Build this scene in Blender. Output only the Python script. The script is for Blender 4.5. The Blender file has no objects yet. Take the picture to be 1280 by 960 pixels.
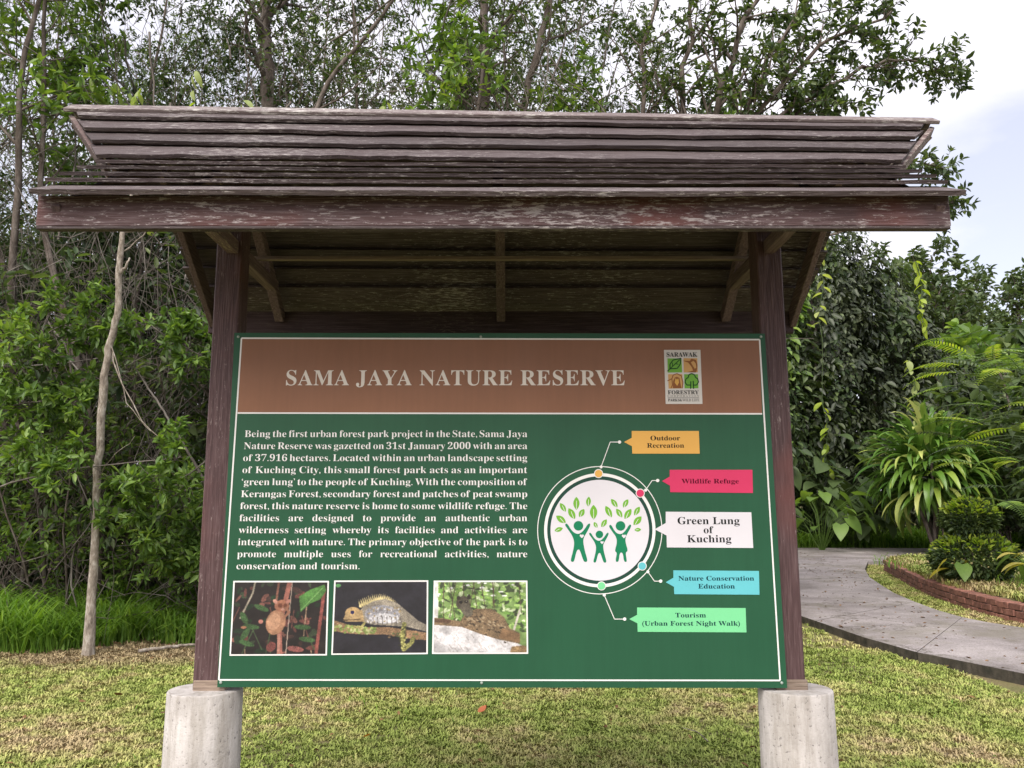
import bpy, math, random
import numpy as np
from mathutils import Vector, Matrix

sc = bpy.context.scene
COL = sc.collection
R = math.radians
random.seed(7)

# ------------------------------------------------------------------ camera
F_PX, PITCH, ROLL, YAW = 1011.83, 0.1646048, -0.00092362, 0.00191401
def ray(u, v):                       # direction of a picture offset (right, down) from the centre
    c, s = math.cos(ROLL), math.sin(ROLL); u, v = c*u + s*v, -s*u + c*v
    x, y, z = u/F_PX, 1.0, -v/F_PX
    c, s = math.cos(PITCH), math.sin(PITCH); y, z = c*y - s*z, s*y + c*z
    c, s = math.cos(YAW), math.sin(YAW); x, y = c*x + s*y, -s*x + c*y
    return Vector((x, y, z))
fw = ray(0, 0).normalized()
rt = (ray(1, 0) - ray(0, 0)).normalized()
up = rt.cross(fw).normalized()
cam_d = bpy.data.cameras.new('camera')
cam_d.sensor_width = 36.0
cam_d.lens = 36.0*F_PX/1280.0
cam_d.clip_start = 0.05
cam_d.clip_end = 3000
cam = bpy.data.objects.new('camera', cam_d)
m = Matrix((rt, up, -fw)).transposed().to_4x4()
m.translation = Vector((0.0422, -3.5724, 1.5037))
cam.matrix_world = m
COL.objects.link(cam)
sc.camera = cam

# ------------------------------------------------------------------ world and sun
SUN_EL, SUN_AZ = R(50), R(198)        # azimuth measured from +Y towards +X
world = bpy.data.worlds.new('World'); sc.world = world; world.use_nodes = True
wn = world.node_tree; wn.nodes.clear()
def N(nt, kind, **kw):
    n = nt.nodes.new(kind)
    for k, v in kw.items():
        if k.startswith('i_'):
            n.inputs[k[2:].replace('_', ' ')].default_value = v
        else:
            setattr(n, k, v)
    return n
sky = N(wn, 'ShaderNodeTexSky', sky_type='NISHITA', sun_disc=False, sun_elevation=SUN_EL, sun_rotation=SUN_AZ)
sky.air_density = 1.0; sky.dust_density = 1.5
tc = N(wn, 'ShaderNodeTexCoord')
mp = N(wn, 'ShaderNodeMapping'); mp.inputs['Scale'].default_value = (1.0, 1.0, 2.2); mp.inputs['Location'].default_value = (0.15, 0.35, 0.2)
cn = N(wn, 'ShaderNodeTexNoise'); cn.inputs['Scale'].default_value = 1.9; cn.inputs['Detail'].default_value = 7; cn.inputs['Roughness'].default_value = 0.5
cr = N(wn, 'ShaderNodeValToRGB'); cr.color_ramp.elements[0].position = 0.42; cr.color_ramp.elements[1].position = 0.56
cr.color_ramp.elements[0].color = (0.40, 0.40, 0.40, 1)
mx = N(wn, 'ShaderNodeMix', data_type='RGBA')
mx.inputs['B'].default_value = (6.2, 6.05, 6.6, 1)
bg = N(wn, 'ShaderNodeBackground'); bg.inputs['Strength'].default_value = 0.06
wo = N(wn, 'ShaderNodeOutputWorld')
L = wn.links.new
L(tc.outputs['Generated'], mp.inputs['Vector']); L(mp.outputs['Vector'], cn.inputs['Vector'])
L(cn.outputs['Fac'], cr.inputs['Fac']); L(cr.outputs['Color'], mx.inputs['Factor'])
tn = N(wn, 'ShaderNodeVectorMath', operation='MULTIPLY'); tn.inputs[1].default_value = (1.45, 1.15, 1.0)   # thin veil of cloud over the blue
L(sky.outputs['Color'], tn.inputs[0]); L(tn.outputs[0], mx.inputs['A']); L(mx.outputs['Result'], bg.inputs['Color']); L(bg.outputs['Background'], wo.inputs['Surface'])

sun_d = bpy.data.lights.new('sun', 'SUN'); sun_d.energy = 1.5; sun_d.angle = R(55); sun_d.color = (1.0, 0.95, 0.86)
sun = bpy.data.objects.new('sun', sun_d); COL.objects.link(sun)
sdir = Vector((math.sin(SUN_AZ)*math.cos(SUN_EL), math.cos(SUN_AZ)*math.cos(SUN_EL), math.sin(SUN_EL)))
sun.rotation_euler = sdir.to_track_quat('Z', 'Y').to_euler()
sun.location = sdir*40

sc.view_settings.view_transform = 'Standard'; sc.view_settings.look = 'None'
sc.view_settings.exposure = 1.78; sc.view_settings.gamma = 1.0
sc.render.engine = 'CYCLES'
sc.cycles.max_bounces = 6; sc.cycles.diffuse_bounces = 5; sc.cycles.glossy_bounces = 2
sc.cycles.transmission_bounces = 4; sc.cycles.transparent_max_bounces = 4
sc.cycles.sample_clamp_indirect = 6
sc.cycles.use_denoising = True

# ------------------------------------------------------------------ materials
def mat_new(name):
    m = bpy.data.materials.new(name); m.use_nodes = True
    nt = m.node_tree
    return m, nt, nt.nodes['Principled BSDF'], nt.nodes['Material Output']
def ramp(nt, stops):
    r = N(nt, 'ShaderNodeValToRGB'); e = r.color_ramp.elements
    while len(e) < len(stops): e.new(0.5)
    for k, (p, c) in enumerate(stops):
        e[k].position = p; e[k].color = (c[0], c[1], c[2], 1)
    return r
def noise(nt, scale, detail=4, rough=0.55, vec=None, obj=False, stretch=None, dist=0.0):
    n = N(nt, 'ShaderNodeTexNoise'); n.inputs['Scale'].default_value = scale; n.inputs['Detail'].default_value = detail
    n.inputs['Roughness'].default_value = rough; n.inputs['Distortion'].default_value = dist
    if vec is None:
        if obj: vec = N(nt, 'ShaderNodeTexCoord').outputs['Object']
        else: vec = N(nt, 'ShaderNodeNewGeometry').outputs['Position']
    if stretch:
        mpp = N(nt, 'ShaderNodeMapping'); mpp.inputs['Scale'].default_value = stretch
        nt.links.new(vec, mpp.inputs['Vector']); vec = mpp.outputs['Vector']
    nt.links.new(vec, n.inputs['Vector'])
    return n
def mixc(nt, fac, a, b, blend='MIX'):
    mx = N(nt, 'ShaderNodeMix', data_type='RGBA', blend_type=blend)
    for s, v in (('Factor', fac), ('A', a), ('B', b)):
        if hasattr(v, 'is_linked') or hasattr(v, 'links'): nt.links.new(v, mx.inputs[s])
        elif s == 'Factor': mx.inputs[s].default_value = v
        else: mx.inputs[s].default_value = (v[0], v[1], v[2], 1)
    return mx.outputs['Result']
def bump(nt, h, b, strength=0.4, dist=0.01):
    n = N(nt, 'ShaderNodeBump'); n.inputs['Strength'].default_value = strength; n.inputs['Distance'].default_value = dist
    nt.links.new(h, n.inputs['Height']); nt.links.new(n.outputs['Normal'], b.inputs['Normal'])
def objrand(nt): return N(nt, 'ShaderNodeObjectInfo').outputs['Random']

def wood(name, axis, base, light, lichen, red=None, lichen_amt=0.62, rough=0.75, patch=False):
    m, nt, b, o = mat_new(name)
    st = {'x': (1.6, 34, 34), 'z': (34, 34, 1.6), 'y': (34, 1.6, 34)}[axis]
    n1 = noise(nt, 3.6, 8, 0.62, stretch=st)
    r1 = ramp(nt, [(0.28, tuple(c*0.5 for c in base)), (0.5, base), (0.78, light)])
    nt.links.new(n1.outputs['Fac'], r1.inputs['Fac'])
    col = r1.outputs['Color']
    if red:
        n3 = noise(nt, 1.6, 3); r3 = ramp(nt, [(0.52, (0, 0, 0)), (0.68, (0.75, 0.75, 0.75))]); nt.links.new(n3.outputs['Fac'], r3.inputs['Fac'])
        col = mixc(nt, r3.outputs['Color'], col, red)
    st2 = {'x': (6, 34, 34), 'z': (34, 34, 6), 'y': (34, 6, 34)}[axis]
    n2 = noise(nt, 3.4, 8, 0.75, stretch=st2, dist=0.3)
    n4 = noise(nt, 1.3, 3)
    ad = N(nt, 'ShaderNodeMath', operation='MULTIPLY_ADD'); ad.inputs[1].default_value = 0.35
    nt.links.new(n4.outputs['Fac'], ad.inputs[0]); nt.links.new(n2.outputs['Fac'], ad.inputs[2])
    if patch:
        sp_ = N(nt, 'ShaderNodeSeparateXYZ'); nt.links.new(N(nt, 'ShaderNodeNewGeometry').outputs['Position'], sp_.inputs[0])
        a1 = N(nt, 'ShaderNodeMapRange'); a1.inputs['From Min'].default_value = -1.25; a1.inputs['From Max'].default_value = -1.95; a1.inputs['To Max'].default_value = 0.09
        a2 = N(nt, 'ShaderNodeMapRange'); a2.inputs['From Min'].default_value = 3.17; a2.inputs['From Max'].default_value = 3.40
        nt.links.new(sp_.outputs['X'], a1.inputs['Value']); nt.links.new(sp_.outputs['Z'], a2.inputs['Value'])
        a3 = N(nt, 'ShaderNodeMath', operation='MULTIPLY_ADD'); nt.links.new(a1.outputs[0], a3.inputs[0]); nt.links.new(a2.outputs[0], a3.inputs[1]); nt.links.new(ad.outputs[0], a3.inputs[2]); ad = a3
    r2 = ramp(nt, [(lichen_amt + 0.175, (0, 0, 0)), (lichen_amt + 0.235, (0.85, 0.85, 0.85))]); nt.links.new(ad.outputs['Value'], r2.inputs['Fac'])
    col = mixc(nt, r2.outputs['Color'], col, lichen)
    rnd = N(nt, 'ShaderNodeMath', operation='MULTIPLY_ADD'); rnd.inputs[1].default_value = 0.5; rnd.inputs[2].default_value = 0.75
    nt.links.new(objrand(nt), rnd.inputs[0])
    vm = N(nt, 'ShaderNodeVectorMath', operation='SCALE'); nt.links.new(col, vm.inputs[0]); nt.links.new(rnd.outputs[0], vm.inputs['Scale'])
    nt.links.new(vm.outputs[0], b.inputs['Base Color'])
    b.inputs['Roughness'].default_value = rough; b.inputs['Specular IOR Level'].default_value = 0.35
    bump(nt, n1.outputs['Fac'], b, 0.7, 0.012)
    return m
M = {}
M['shingle'] = wood('weathered roof timber', 'x', (0.076, 0.056, 0.058), (0.165, 0.142, 0.143), (0.40, 0.37, 0.36), lichen_amt=0.575, patch=True)
M['ridge'] = wood('lichened ridge timber', 'x', (0.13, 0.10, 0.10), (0.22, 0.195, 0.19), (0.42, 0.40, 0.38), lichen_amt=0.53)
M['fascia'] = wood('fascia timber', 'x', (0.085, 0.048, 0.050), (0.20, 0.155, 0.165), (0.42, 0.38, 0.38), red=(0.15, 0.045, 0.038), lichen_amt=0.55, rough=0.6)
M['post'] = wood('post timber', 'z', (0.085, 0.046, 0.048), (0.17, 0.115, 0.115), (0.30, 0.24, 0.23), red=(0.14, 0.05, 0.045), lichen_amt=0.60, rough=0.6)
M['beam_x'] = wood('dark beam timber', 'x', (0.075, 0.047, 0.052), (0.14, 0.10, 0.105), (0.2, 0.17, 0.14), lichen_amt=0.62)
M['beam_y'] = wood('brown rafter timber', 'y', (0.14, 0.095, 0.10), (0.25, 0.185, 0.185), (0.32, 0.28, 0.2), lichen_amt=0.6)
M['batten'] = wood('pale batten timber', 'x', (0.24, 0.18, 0.14), (0.36, 0.30, 0.24), (0.32, 0.28, 0.2), lichen_amt=0.6)
M['barge'] = wood('pink barge timber', 'x', (0.12, 0.08, 0.078), (0.22, 0.16, 0.15), (0.45, 0.42, 0.38), lichen_amt=0.53)

def concrete(name, base, dark, scale=6, amt=0.5):
    m, nt, b, o = mat_new(name)
    n1 = noise(nt, scale, 6, 0.6); r1 = ramp(nt, [(0.3, dark), (0.62, base)]); nt.links.new(n1.outputs['Fac'], r1.inputs['Fac'])
    n2 = noise(nt, scale*14, 3, 0.7); r2 = ramp(nt, [(0.30, tuple(c*0.3 for c in dark)), (0.40, (1, 1, 1))]); nt.links.new(n2.outputs['Fac'], r2.inputs['Fac'])
    col = mixc(nt, amt, r1.outputs['Color'], r2.outputs['Color'], 'MULTIPLY')
    nt.links.new(col, b.inputs['Base Color']); b.inputs['Roughness'].default_value = 0.9
    n8 = noise(nt, 2.4, 6, 0.7, stretch=(5, 5, .7)); r8 = ramp(nt, [(0.40, (0.62, 0.60, 0.56)), (0.56, (1, 1, 1))]); nt.links.new(n8.outputs['Fac'], r8.inputs['Fac'])
    nt.links.new(mixc(nt, min(1, amt+.1), col, r8.outputs['Color'], 'MULTIPLY'), b.inputs['Base Color'])
    bump(nt, n2.outputs['Fac'], b, 0.5, 0.006)
    return m
M['concrete'] = concrete('pitted pale concrete', (0.54, 0.51, 0.495), (0.36, 0.335, 0.32), 4, 0.7)
M['planter'] = concrete('pale planter concrete', (0.50, 0.47, 0.46), (0.40, 0.37, 0.37), 3, 0.3)
M['kerb'] = concrete('mossy path edge', (0.085, 0.072, 0.055), (0.022, 0.022, 0.014), 9, 0.8)

def paint(name, col, rough=0.5, spec=0.15, dirt=0.10, grime=0.0):
    m, nt, b, o = mat_new(name)
    n1 = noise(nt, 2.2, 5, 0.6); r1 = ramp(nt, [(0.3, tuple(c*(1-dirt) for c in col)), (0.7, col)]); nt.links.new(n1.outputs['Fac'], r1.inputs['Fac'])
    c = r1.outputs['Color']
    if grime:                            # rain streaks, faded blotches and fly specks
        n2 = noise(nt, 4.0, 5, 0.7, stretch=(9, 1, 0.5)); r2 = ramp(nt, [(0.35, (1-grime,)*3), (0.6, (1, 1, 1)), (0.8, (1+grime*.6,)*3)]); nt.links.new(n2.outputs['Fac'], r2.inputs['Fac'])
        c = mixc(nt, 1.0, c, r2.outputs['Color'], 'MULTIPLY')
        n3 = noise(nt, 46, 2, 0.5); r3 = ramp(nt, [(0.775, (0, 0, 0)), (0.80, (0.5,)*3)]); nt.links.new(n3.outputs['Fac'], r3.inputs['Fac'])
        c = mixc(nt, r3.outputs['Color'], c, (0.03, 0.025, 0.02))
        nr = noise(nt, 3, 4); mr_ = N(nt, 'ShaderNodeMapRange'); mr_.inputs['To Min'].default_value = rough-.14; mr_.inputs['To Max'].default_value = rough+.14; nt.links.new(nr.outputs['Fac'], mr_.inputs['Value']); nt.links.new(mr_.outputs[0], b.inputs['Roughness'])
        nb_ = noise(nt, 1.6, 2); bump(nt, nb_.outputs['Fac'], b, 0.25, 0.02)
    nt.links.new(c, b.inputs['Base Color'])
    if not grime: b.inputs['Roughness'].default_value = rough
    b.inputs['Specular IOR Level'].default_value = spec
    return m
M['white'] = paint('white sheet print', (0.80, 0.79, 0.78))
M['cream'] = paint('cream lettering', (0.76, 0.70, 0.64))
M['green'] = paint('green sheet', (0.019, 0.092, 0.046), 0.42, 0.25, 0.14, 0.06)
M['dgreen'] = paint('dark green ring', (0.018, 0.062, 0.045))
M['brown'] = paint('brown sheet', (0.265, 0.122, 0.068), 0.42, 0.25, 0.12, 0.06)
M['lilac'] = paint('pale disc', (0.70, 0.68, 0.73))
M['figure'] = paint('figure green', (0.012, 0.20, 0.095))
M['leafp'] = paint('printed leaf green', (0.17, 0.42, 0.045))
M['leafd'] = paint('printed leaf dark green', (0.07, 0.22, 0.03))
M['amber'] = paint('amber tag', (0.72, 0.40, 0.10))
M['pink'] = paint('crimson tag', (0.62, 0.045, 0.13))
M['cyan'] = paint('cyan tag', (0.13, 0.50, 0.56))
M['mint'] = paint('mint tag', (0.19, 0.62, 0.30))
M['ink'] = paint('dark ink', (0.012, 0.016, 0.016), 0.7, 0.05)
M['inkred'] = paint('maroon ink', (0.10, 0.006, 0.02), 0.7, 0.05)
M['inkteal'] = paint('teal ink', (0.006, 0.035, 0.05), 0.7, 0.05)
M['logogreen'] = paint('emblem green', (0.17, 0.42, 0.06))
M['logoamber'] = paint('emblem amber', (0.62, 0.36, 0.14))
M['logobrown'] = paint('emblem brown', (0.28, 0.11, 0.04))
M['logodark'] = paint('emblem dark green', (0.01, 0.06, 0.015))
M['steel'] = paint('bolt steel', (0.30, 0.36, 0.32), 0.35, 0.6)
m, nt, b, o = mat_new('printed photograph')
at = N(nt, 'ShaderNodeAttribute', attribute_name='print'); nt.links.new(at.outputs['Color'], b.inputs['Base Color']); b.inputs['Roughness'].default_value = 0.45
M['print'] = m

def leafmat(name, cols, transl=0.35, rough=0.42, spec=0.35, wn_=True):
    """colour differs leaf by leaf; light also shines through"""
    m, nt, b, o = mat_new(name)
    g = N(nt, 'ShaderNodeNewGeometry')
    stops = [(k/(len(cols)-1), c) for k, c in enumerate(cols)]
    r = ramp(nt, stops)
    n = noise(nt, 0.9, 3)
    ad = N(nt, 'ShaderNodeMath', operation='MULTIPLY_ADD'); ad.inputs[1].default_value = 0.65; ad.inputs[2].default_value = -0.13
    sb = N(nt, 'ShaderNodeMath', operation='MULTIPLY_ADD'); sb.inputs[1].default_value = 1.0
    nt.links.new(g.outputs['Random Per Island'], ad.inputs[0])
    nt.links.new(n.outputs['Fac'], sb.inputs[0]); nt.links.new(ad.outputs[0], sb.inputs[2])
    sb2 = N(nt, 'ShaderNodeMath', operation='SUBTRACT'); sb2.inputs[1].default_value = 0.2
    nt.links.new(sb.outputs[0], sb2.inputs[0]); nt.links.new(sb2.outputs[0], r.inputs['Fac'])
    nt.links.new(r.outputs['Color'], b.inputs['Base Color'])
    b.inputs['Roughness'].default_value = rough; b.inputs['Specular IOR Level'].default_value = spec
    t = N(nt, 'ShaderNodeBsdfTranslucent')
    vm = N(nt, 'ShaderNodeVectorMath', operation='MULTIPLY'); vm.inputs[1].default_value = (1.6, 1.65, 0.6)
    nt.links.new(r.outputs['Color'], vm.inputs[0]); nt.links.new(vm.outputs[0], t.inputs['Color'])
    ms = N(nt, 'ShaderNodeMixShader'); ms.inputs[0].default_value = transl
    nt.links.new(b.outputs[0], ms.inputs[1]); nt.links.new(t.outputs[0], ms.inputs[2]); nt.links.new(ms.outputs[0], o.inputs['Surface'])
    return m
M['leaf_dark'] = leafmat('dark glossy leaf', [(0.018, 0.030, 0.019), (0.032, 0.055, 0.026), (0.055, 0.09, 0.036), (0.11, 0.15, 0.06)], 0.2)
M['leaf_mid'] = leafmat('mid green leaf', [(0.028, 0.044, 0.024), (0.050, 0.082, 0.036), (0.092, 0.135, 0.052), (0.17, 0.215, 0.085)], 0.35)
M['leaf_bright'] = leafmat('bright green leaf', [(0.055, 0.10, 0.032), (0.095, 0.17, 0.042), (0.17, 0.27, 0.06), (0.31, 0.40, 0.09)], 0.35)
M['leaf_yellow'] = leafmat('yellow green leaf', [(0.14, 0.24, 0.035), (0.24, 0.36, 0.045), (0.36, 0.44, 0.07), (0.48, 0.50, 0.12)], 0.45)
M['leaf_pale'] = leafmat('pale green leaf', [(0.22, 0.30, 0.12), (0.35, 0.42, 0.16), (0.50, 0.52, 0.20)], 0.45)
M['leaf_gold'] = leafmat('yellowing leaf', [(0.40, 0.42, 0.10), (0.60, 0.52, 0.14), (0.62, 0.60, 0.30)], 0.4)
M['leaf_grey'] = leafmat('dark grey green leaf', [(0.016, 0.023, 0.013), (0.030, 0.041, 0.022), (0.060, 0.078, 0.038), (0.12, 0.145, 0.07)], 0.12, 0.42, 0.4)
M['leaf_olive'] = leafmat('distant olive leaf', [(0.045, 0.075, 0.035), (0.08, 0.12, 0.05), (0.13, 0.17, 0.06)], 0.2)
M['grassblade'] = leafmat('tall grass blade', [(0.07, 0.15, 0.025), (0.14, 0.26, 0.04), (0.26, 0.40, 0.07)], 0.35, 0.5, 0.25)

def bark(name, a, bcol, c, scale=9):
    m, nt, b, o = mat_new(name)
    n1 = noise(nt, scale, 7, 0.7, stretch=(1, 1, 0.35)); r1 = ramp(nt, [(0.3, a), (0.5, bcol), (0.68, c)]); nt.links.new(n1.outputs['Fac'], r1.inputs['Fac'])
    nt.links.new(r1.outputs['Color'], b.inputs['Base Color']); b.inputs['Roughness'].default_value = 0.9
    b.inputs['Specular IOR Level'].default_value = 0.15
    bump(nt, n1.outputs['Fac'], b, 0.8, 0.02)
    return m
M['bark'] = bark('grey brown bark', (0.055, 0.042, 0.035), (0.12, 0.098, 0.085), (0.23, 0.20, 0.18))
M['bark_pale'] = bark('pale flaking bark', (0.10, 0.08, 0.065), (0.28, 0.24, 0.20), (0.52, 0.48, 0.43), 26)
M['twig'] = bark('dry grey twig', (0.05, 0.042, 0.036), (0.12, 0.105, 0.092), (0.24, 0.22, 0.20), 3)

# lawn colours: living green, yellowed, and bare straw patches by place
def lawn_color(nt, dim=1.0):
    n1 = noise(nt, 0.75, 5, 0.6); n2 = noise(nt, 5.5, 4, 0.6)
    ad = N(nt, 'ShaderNodeMath', operation='MULTIPLY_ADD'); ad.inputs[1].default_value = 0.5
    nt.links.new(n2.outputs['Fac'], ad.inputs[0]); nt.links.new(n1.outputs['Fac'], ad.inputs[2])
    r = ramp(nt, [(0.56, (0.17*dim, 0.225*dim, 0.045*dim)), (0.70, (0.25*dim, 0.30*dim, 0.075*dim)), (0.81, (0.36*dim, 0.345*dim, 0.13*dim)), (0.91, (0.38*dim, 0.30*dim, 0.165*dim))])
    nt.links.new(ad.outputs[0], r.inputs['Fac'])
    sx = N(nt, 'ShaderNodeSeparateXYZ'); nt.links.new(N(nt, 'ShaderNodeNewGeometry').outputs['Position'], sx.inputs[0])
    return r.outputs['Color'], sx
def strawmask(nt, sx):
    # bare trodden strip along the forest edge
    n3 = noise(nt, 1.2, 4, 0.65)
    a = N(nt, 'ShaderNodeMath', operation='MULTIPLY_ADD'); a.inputs[1].default_value = 2.6; nt.links.new(n3.outputs['Fac'], a.inputs[0]); nt.links.new(sx.outputs['Y'], a.inputs[2])
    mr = N(nt, 'ShaderNodeMapRange'); mr.inputs['From Min'].default_value = 5.75; mr.inputs['From Max'].default_value = 6.5
    nt.links.new(a.outputs[0], mr.inputs['Value'])
    lx = N(nt, 'ShaderNodeMapRange'); lx.inputs['From Min'].default_value = 1.5; lx.inputs['From Max'].default_value = 0.0
    nt.links.new(sx.outputs['X'], lx.inputs['Value'])
    mu = N(nt, 'ShaderNodeMath', operation='MULTIPLY'); nt.links.new(mr.outputs[0], mu.inputs[0]); nt.links.new(lx.outputs[0], mu.inputs[1])
    return mu.outputs[0]
m, nt, b, o = mat_new('lawn blade')
c, sx = lawn_color(nt)
c = mixc(nt, strawmask(nt, sx), c, (0.30, 0.235, 0.135))
ri = N(nt, 'ShaderNodeNewGeometry').outputs['Random Per Island']
oi = objrand(nt)
mm = N(nt, 'ShaderNodeMath', operation='MULTIPLY_ADD'); mm.inputs[1].default_value = 0.6; mm.inputs[2].default_value = 0.75; nt.links.new(oi, mm.inputs[0])
vm = N(nt, 'ShaderNodeVectorMath', operation='SCALE'); nt.links.new(c, vm.inputs[0]); nt.links.new(mm.outputs[0], vm.inputs['Scale'])
nt.links.new(vm.outputs[0], b.inputs['Base Color']); b.inputs['Roughness'].default_value = 0.6; b.inputs['Specular IOR Level'].default_value = 0.2
M['lawn'] = m
m, nt, b, o = mat_new('soil and thatch')
c, sx = lawn_color(nt, 0.72)
c = mixc(nt, 0.55, c, (0.17, 0.13, 0.095))
c = mixc(nt, strawmask(nt, sx), c, (0.22, 0.17, 0.115))
n5 = noise(nt, 60, 3, 0.7); r5 = ramp(nt, [(0.35, (0.6, 0.57, 0.52)), (0.6, (1, 1, 1))]); nt.links.new(n5.outputs['Fac'], r5.inputs['Fac'])
c = mixc(nt, 0.8, c, r5.outputs['Color'], 'MULTIPLY')
nt.links.new(c, b.inputs['Base Color']); b.inputs['Roughness'].default_value = 1.0; b.inputs['Specular IOR Level'].default_value = 0.1
bump(nt, n5.outputs['Fac'], b, 0.8, 0.02)
M['soil'] = m
m, nt, b, o = mat_new('worn grey path')
n1 = noise(nt, 1.1, 6, 0.65, stretch=(1, 1.0, 1)); r1 = ramp(nt, [(0.33, (0.16, 0.14, 0.135)), (0.5, (0.265, 0.238, 0.238)), (0.7, (0.38, 0.345, 0.345))]); nt.links.new(n1.outputs['Fac'], r1.inputs['Fac'])
n2 = noise(nt, 55, 4, 0.7); r2 = ramp(nt, [(0.36, (0.45, 0.42, 0.40)), (0.55, (1, 1, 1))]); nt.links.new(n2.outputs['Fac'], r2.inputs['Fac'])
c = mixc(nt, 0.75, r1.outputs['Color'], r2.outputs['Color'], 'MULTIPLY')
n6 = noise(nt, 3.5, 6, 0.75, stretch=(0.5, 2.2, 1)); r6 = ramp(nt, [(0.58, (0, 0, 0)), (0.68, (0.75, 0.75, 0.75))]); nt.links.new(n6.outputs['Fac'], r6.inputs['Fac'])
c = mixc(nt, r6.outputs['Color'], c, (0.115, 0.088, 0.065))
vo = N(nt, 'ShaderNodeTexVoronoi', feature='DISTANCE_TO_EDGE'); vo.inputs['Scale'].default_value = 0.42
nd = noise(nt, 2.2, 5, 0.7); vs = N(nt, 'ShaderNodeVectorMath', operation='SCALE'); vs.inputs['Scale'].default_value = 1.1; nt.links.new(nd.outputs['Color'], vs.inputs[0])
va = N(nt, 'ShaderNodeVectorMath', operation='ADD'); nt.links.new(vs.outputs[0], va.inputs[0]); nt.links.new(N(nt, 'ShaderNodeNewGeometry').outputs['Position'], va.inputs[1]); nt.links.new(va.outputs[0], vo.inputs['Vector'])
rv_ = ramp(nt, [(0.0, (0.9, 0.9, 0.9)), (0.014, (0, 0, 0))]); nt.links.new(vo.outputs['Distance'], rv_.inputs['Fac']); c = mixc(nt, rv_.outputs['Color'], c, (0.07, 0.06, 0.045))
n7 = noise(nt, 0.9, 6, 0.75); r7 = ramp(nt, [(0.50, (0, 0, 0)), (0.62, (0.55, 0.55, 0.55))]); nt.links.new(n7.outputs['Fac'], r7.inputs['Fac']); c = mixc(nt, r7.outputs['Color'], c, (0.15, 0.135, 0.10))
nt.links.new(c, b.inputs['Base Color']); b.inputs['Roughness'].default_value = 0.85
bump(nt, n2.outputs['Fac'], b, 0.4, 0.006)
M['path'] = m
m, nt, b, o = mat_new('red brick')
n1 = noise(nt, 14, 5, 0.65); r1 = ramp(nt, [(0.3, (0.13, 0.055, 0.042)), (0.6, (0.28, 0.125, 0.092)), (0.8, (0.38, 0.22, 0.18))]); nt.links.new(n1.outputs['Fac'], r1.inputs['Fac'])
mm = N(nt, 'ShaderNodeMath', operation='MULTIPLY_ADD'); mm.inputs[1].default_value = 0.5; mm.inputs[2].default_value = 0.75; nt.links.new(objrand(nt), mm.inputs[0])
vm = N(nt, 'ShaderNodeVectorMath', operation='SCALE'); nt.links.new(r1.outputs['Color'], vm.inputs[0]); nt.links.new(mm.outputs[0], vm.inputs['Scale'])
nt.links.new(vm.outputs[0], b.inputs['Base Color']); b.inputs['Roughness'].default_value = 0.9; bump(nt, n1.outputs['Fac'], b, 0.5, 0.006)
M['brick'] = m
M['mortar'] = concrete('dark mortar', (0.16, 0.12, 0.10), (0.08, 0.06, 0.05), 10, 0.3)
M['deadleaf'] = leafmat('dead leaf', [(0.07, 0.045, 0.03), (0.16, 0.09, 0.045), (0.28, 0.17, 0.08)], 0.05, 0.7, 0.1)
M['orangeleaf'] = leafmat('orange fallen leaf', [(0.5, 0.17, 0.04), (0.62, 0.26, 0.05)], 0.1, 0.6, 0.2)
M['redleaf'] = leafmat('red brown fallen leaf', [(0.36, 0.10, 0.05), (0.45, 0.15, 0.07)], 0.1, 0.6, 0.2)

# ------------------------------------------------------------------ object helpers
def link(o): COL.objects.link(o); return o
def tag(o, label=None, cat=None, group=None, kind=None):
    if label: o['label'] = label
    if cat: o['category'] = cat
    if group: o['group'] = group
    if kind: o['kind'] = kind
    return o
def empty(name, loc=(0, 0, 0), label=None, cat=None, group=None, kind=None):
    o = bpy.data.objects.new(name, None); o.location = loc; o.empty_display_size = 0.1; link(o)
    return tag(o, label, cat, group, kind)
def put(name, me, parent=None, loc=(0, 0, 0), rot=None, scale=None):
    o = bpy.data.objects.new(name, me); link(o); o.location = loc
    if rot is not None: o.rotation_euler = rot
    if scale is not None: o.scale = scale if hasattr(scale, '__len__') else (scale,)*3
    if parent: o.parent = parent
    return o
def copy_tree(o, parent=None):
    c = o.copy(); COL.objects.link(c)
    if parent: c.parent = parent
    for ch in list(o.children): copy_tree(ch, c)
    return c
def fmesh(name, V, F, mat, smooth=False):
    """V (n,3) array, F list of (m,k) index arrays"""
    V = np.asarray(V, np.float32); me = bpy.data.meshes.new(name)
    F = [np.asarray(f, np.int32) for f in F if len(f)]
    me.vertices.add(len(V)); me.vertices.foreach_set('co', V.ravel())
    tot = np.concatenate([np.full(len(f), f.shape[1], np.int32) for f in F])
    idx = np.concatenate([f.ravel() for f in F])
    me.loops.add(len(idx)); me.loops.foreach_set('vertex_index', idx)
    st = np.concatenate([[0], np.cumsum(tot)[:-1]]).astype(np.int32)
    me.polygons.add(len(tot)); me.polygons.foreach_set('loop_start', st); me.polygons.foreach_set('loop_total', tot)
    if smooth: me.polygons.foreach_set('use_smooth', np.ones(len(tot), bool))
    me.update(calc_edges=True)
    me.materials.append(mat)
    return me
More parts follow.
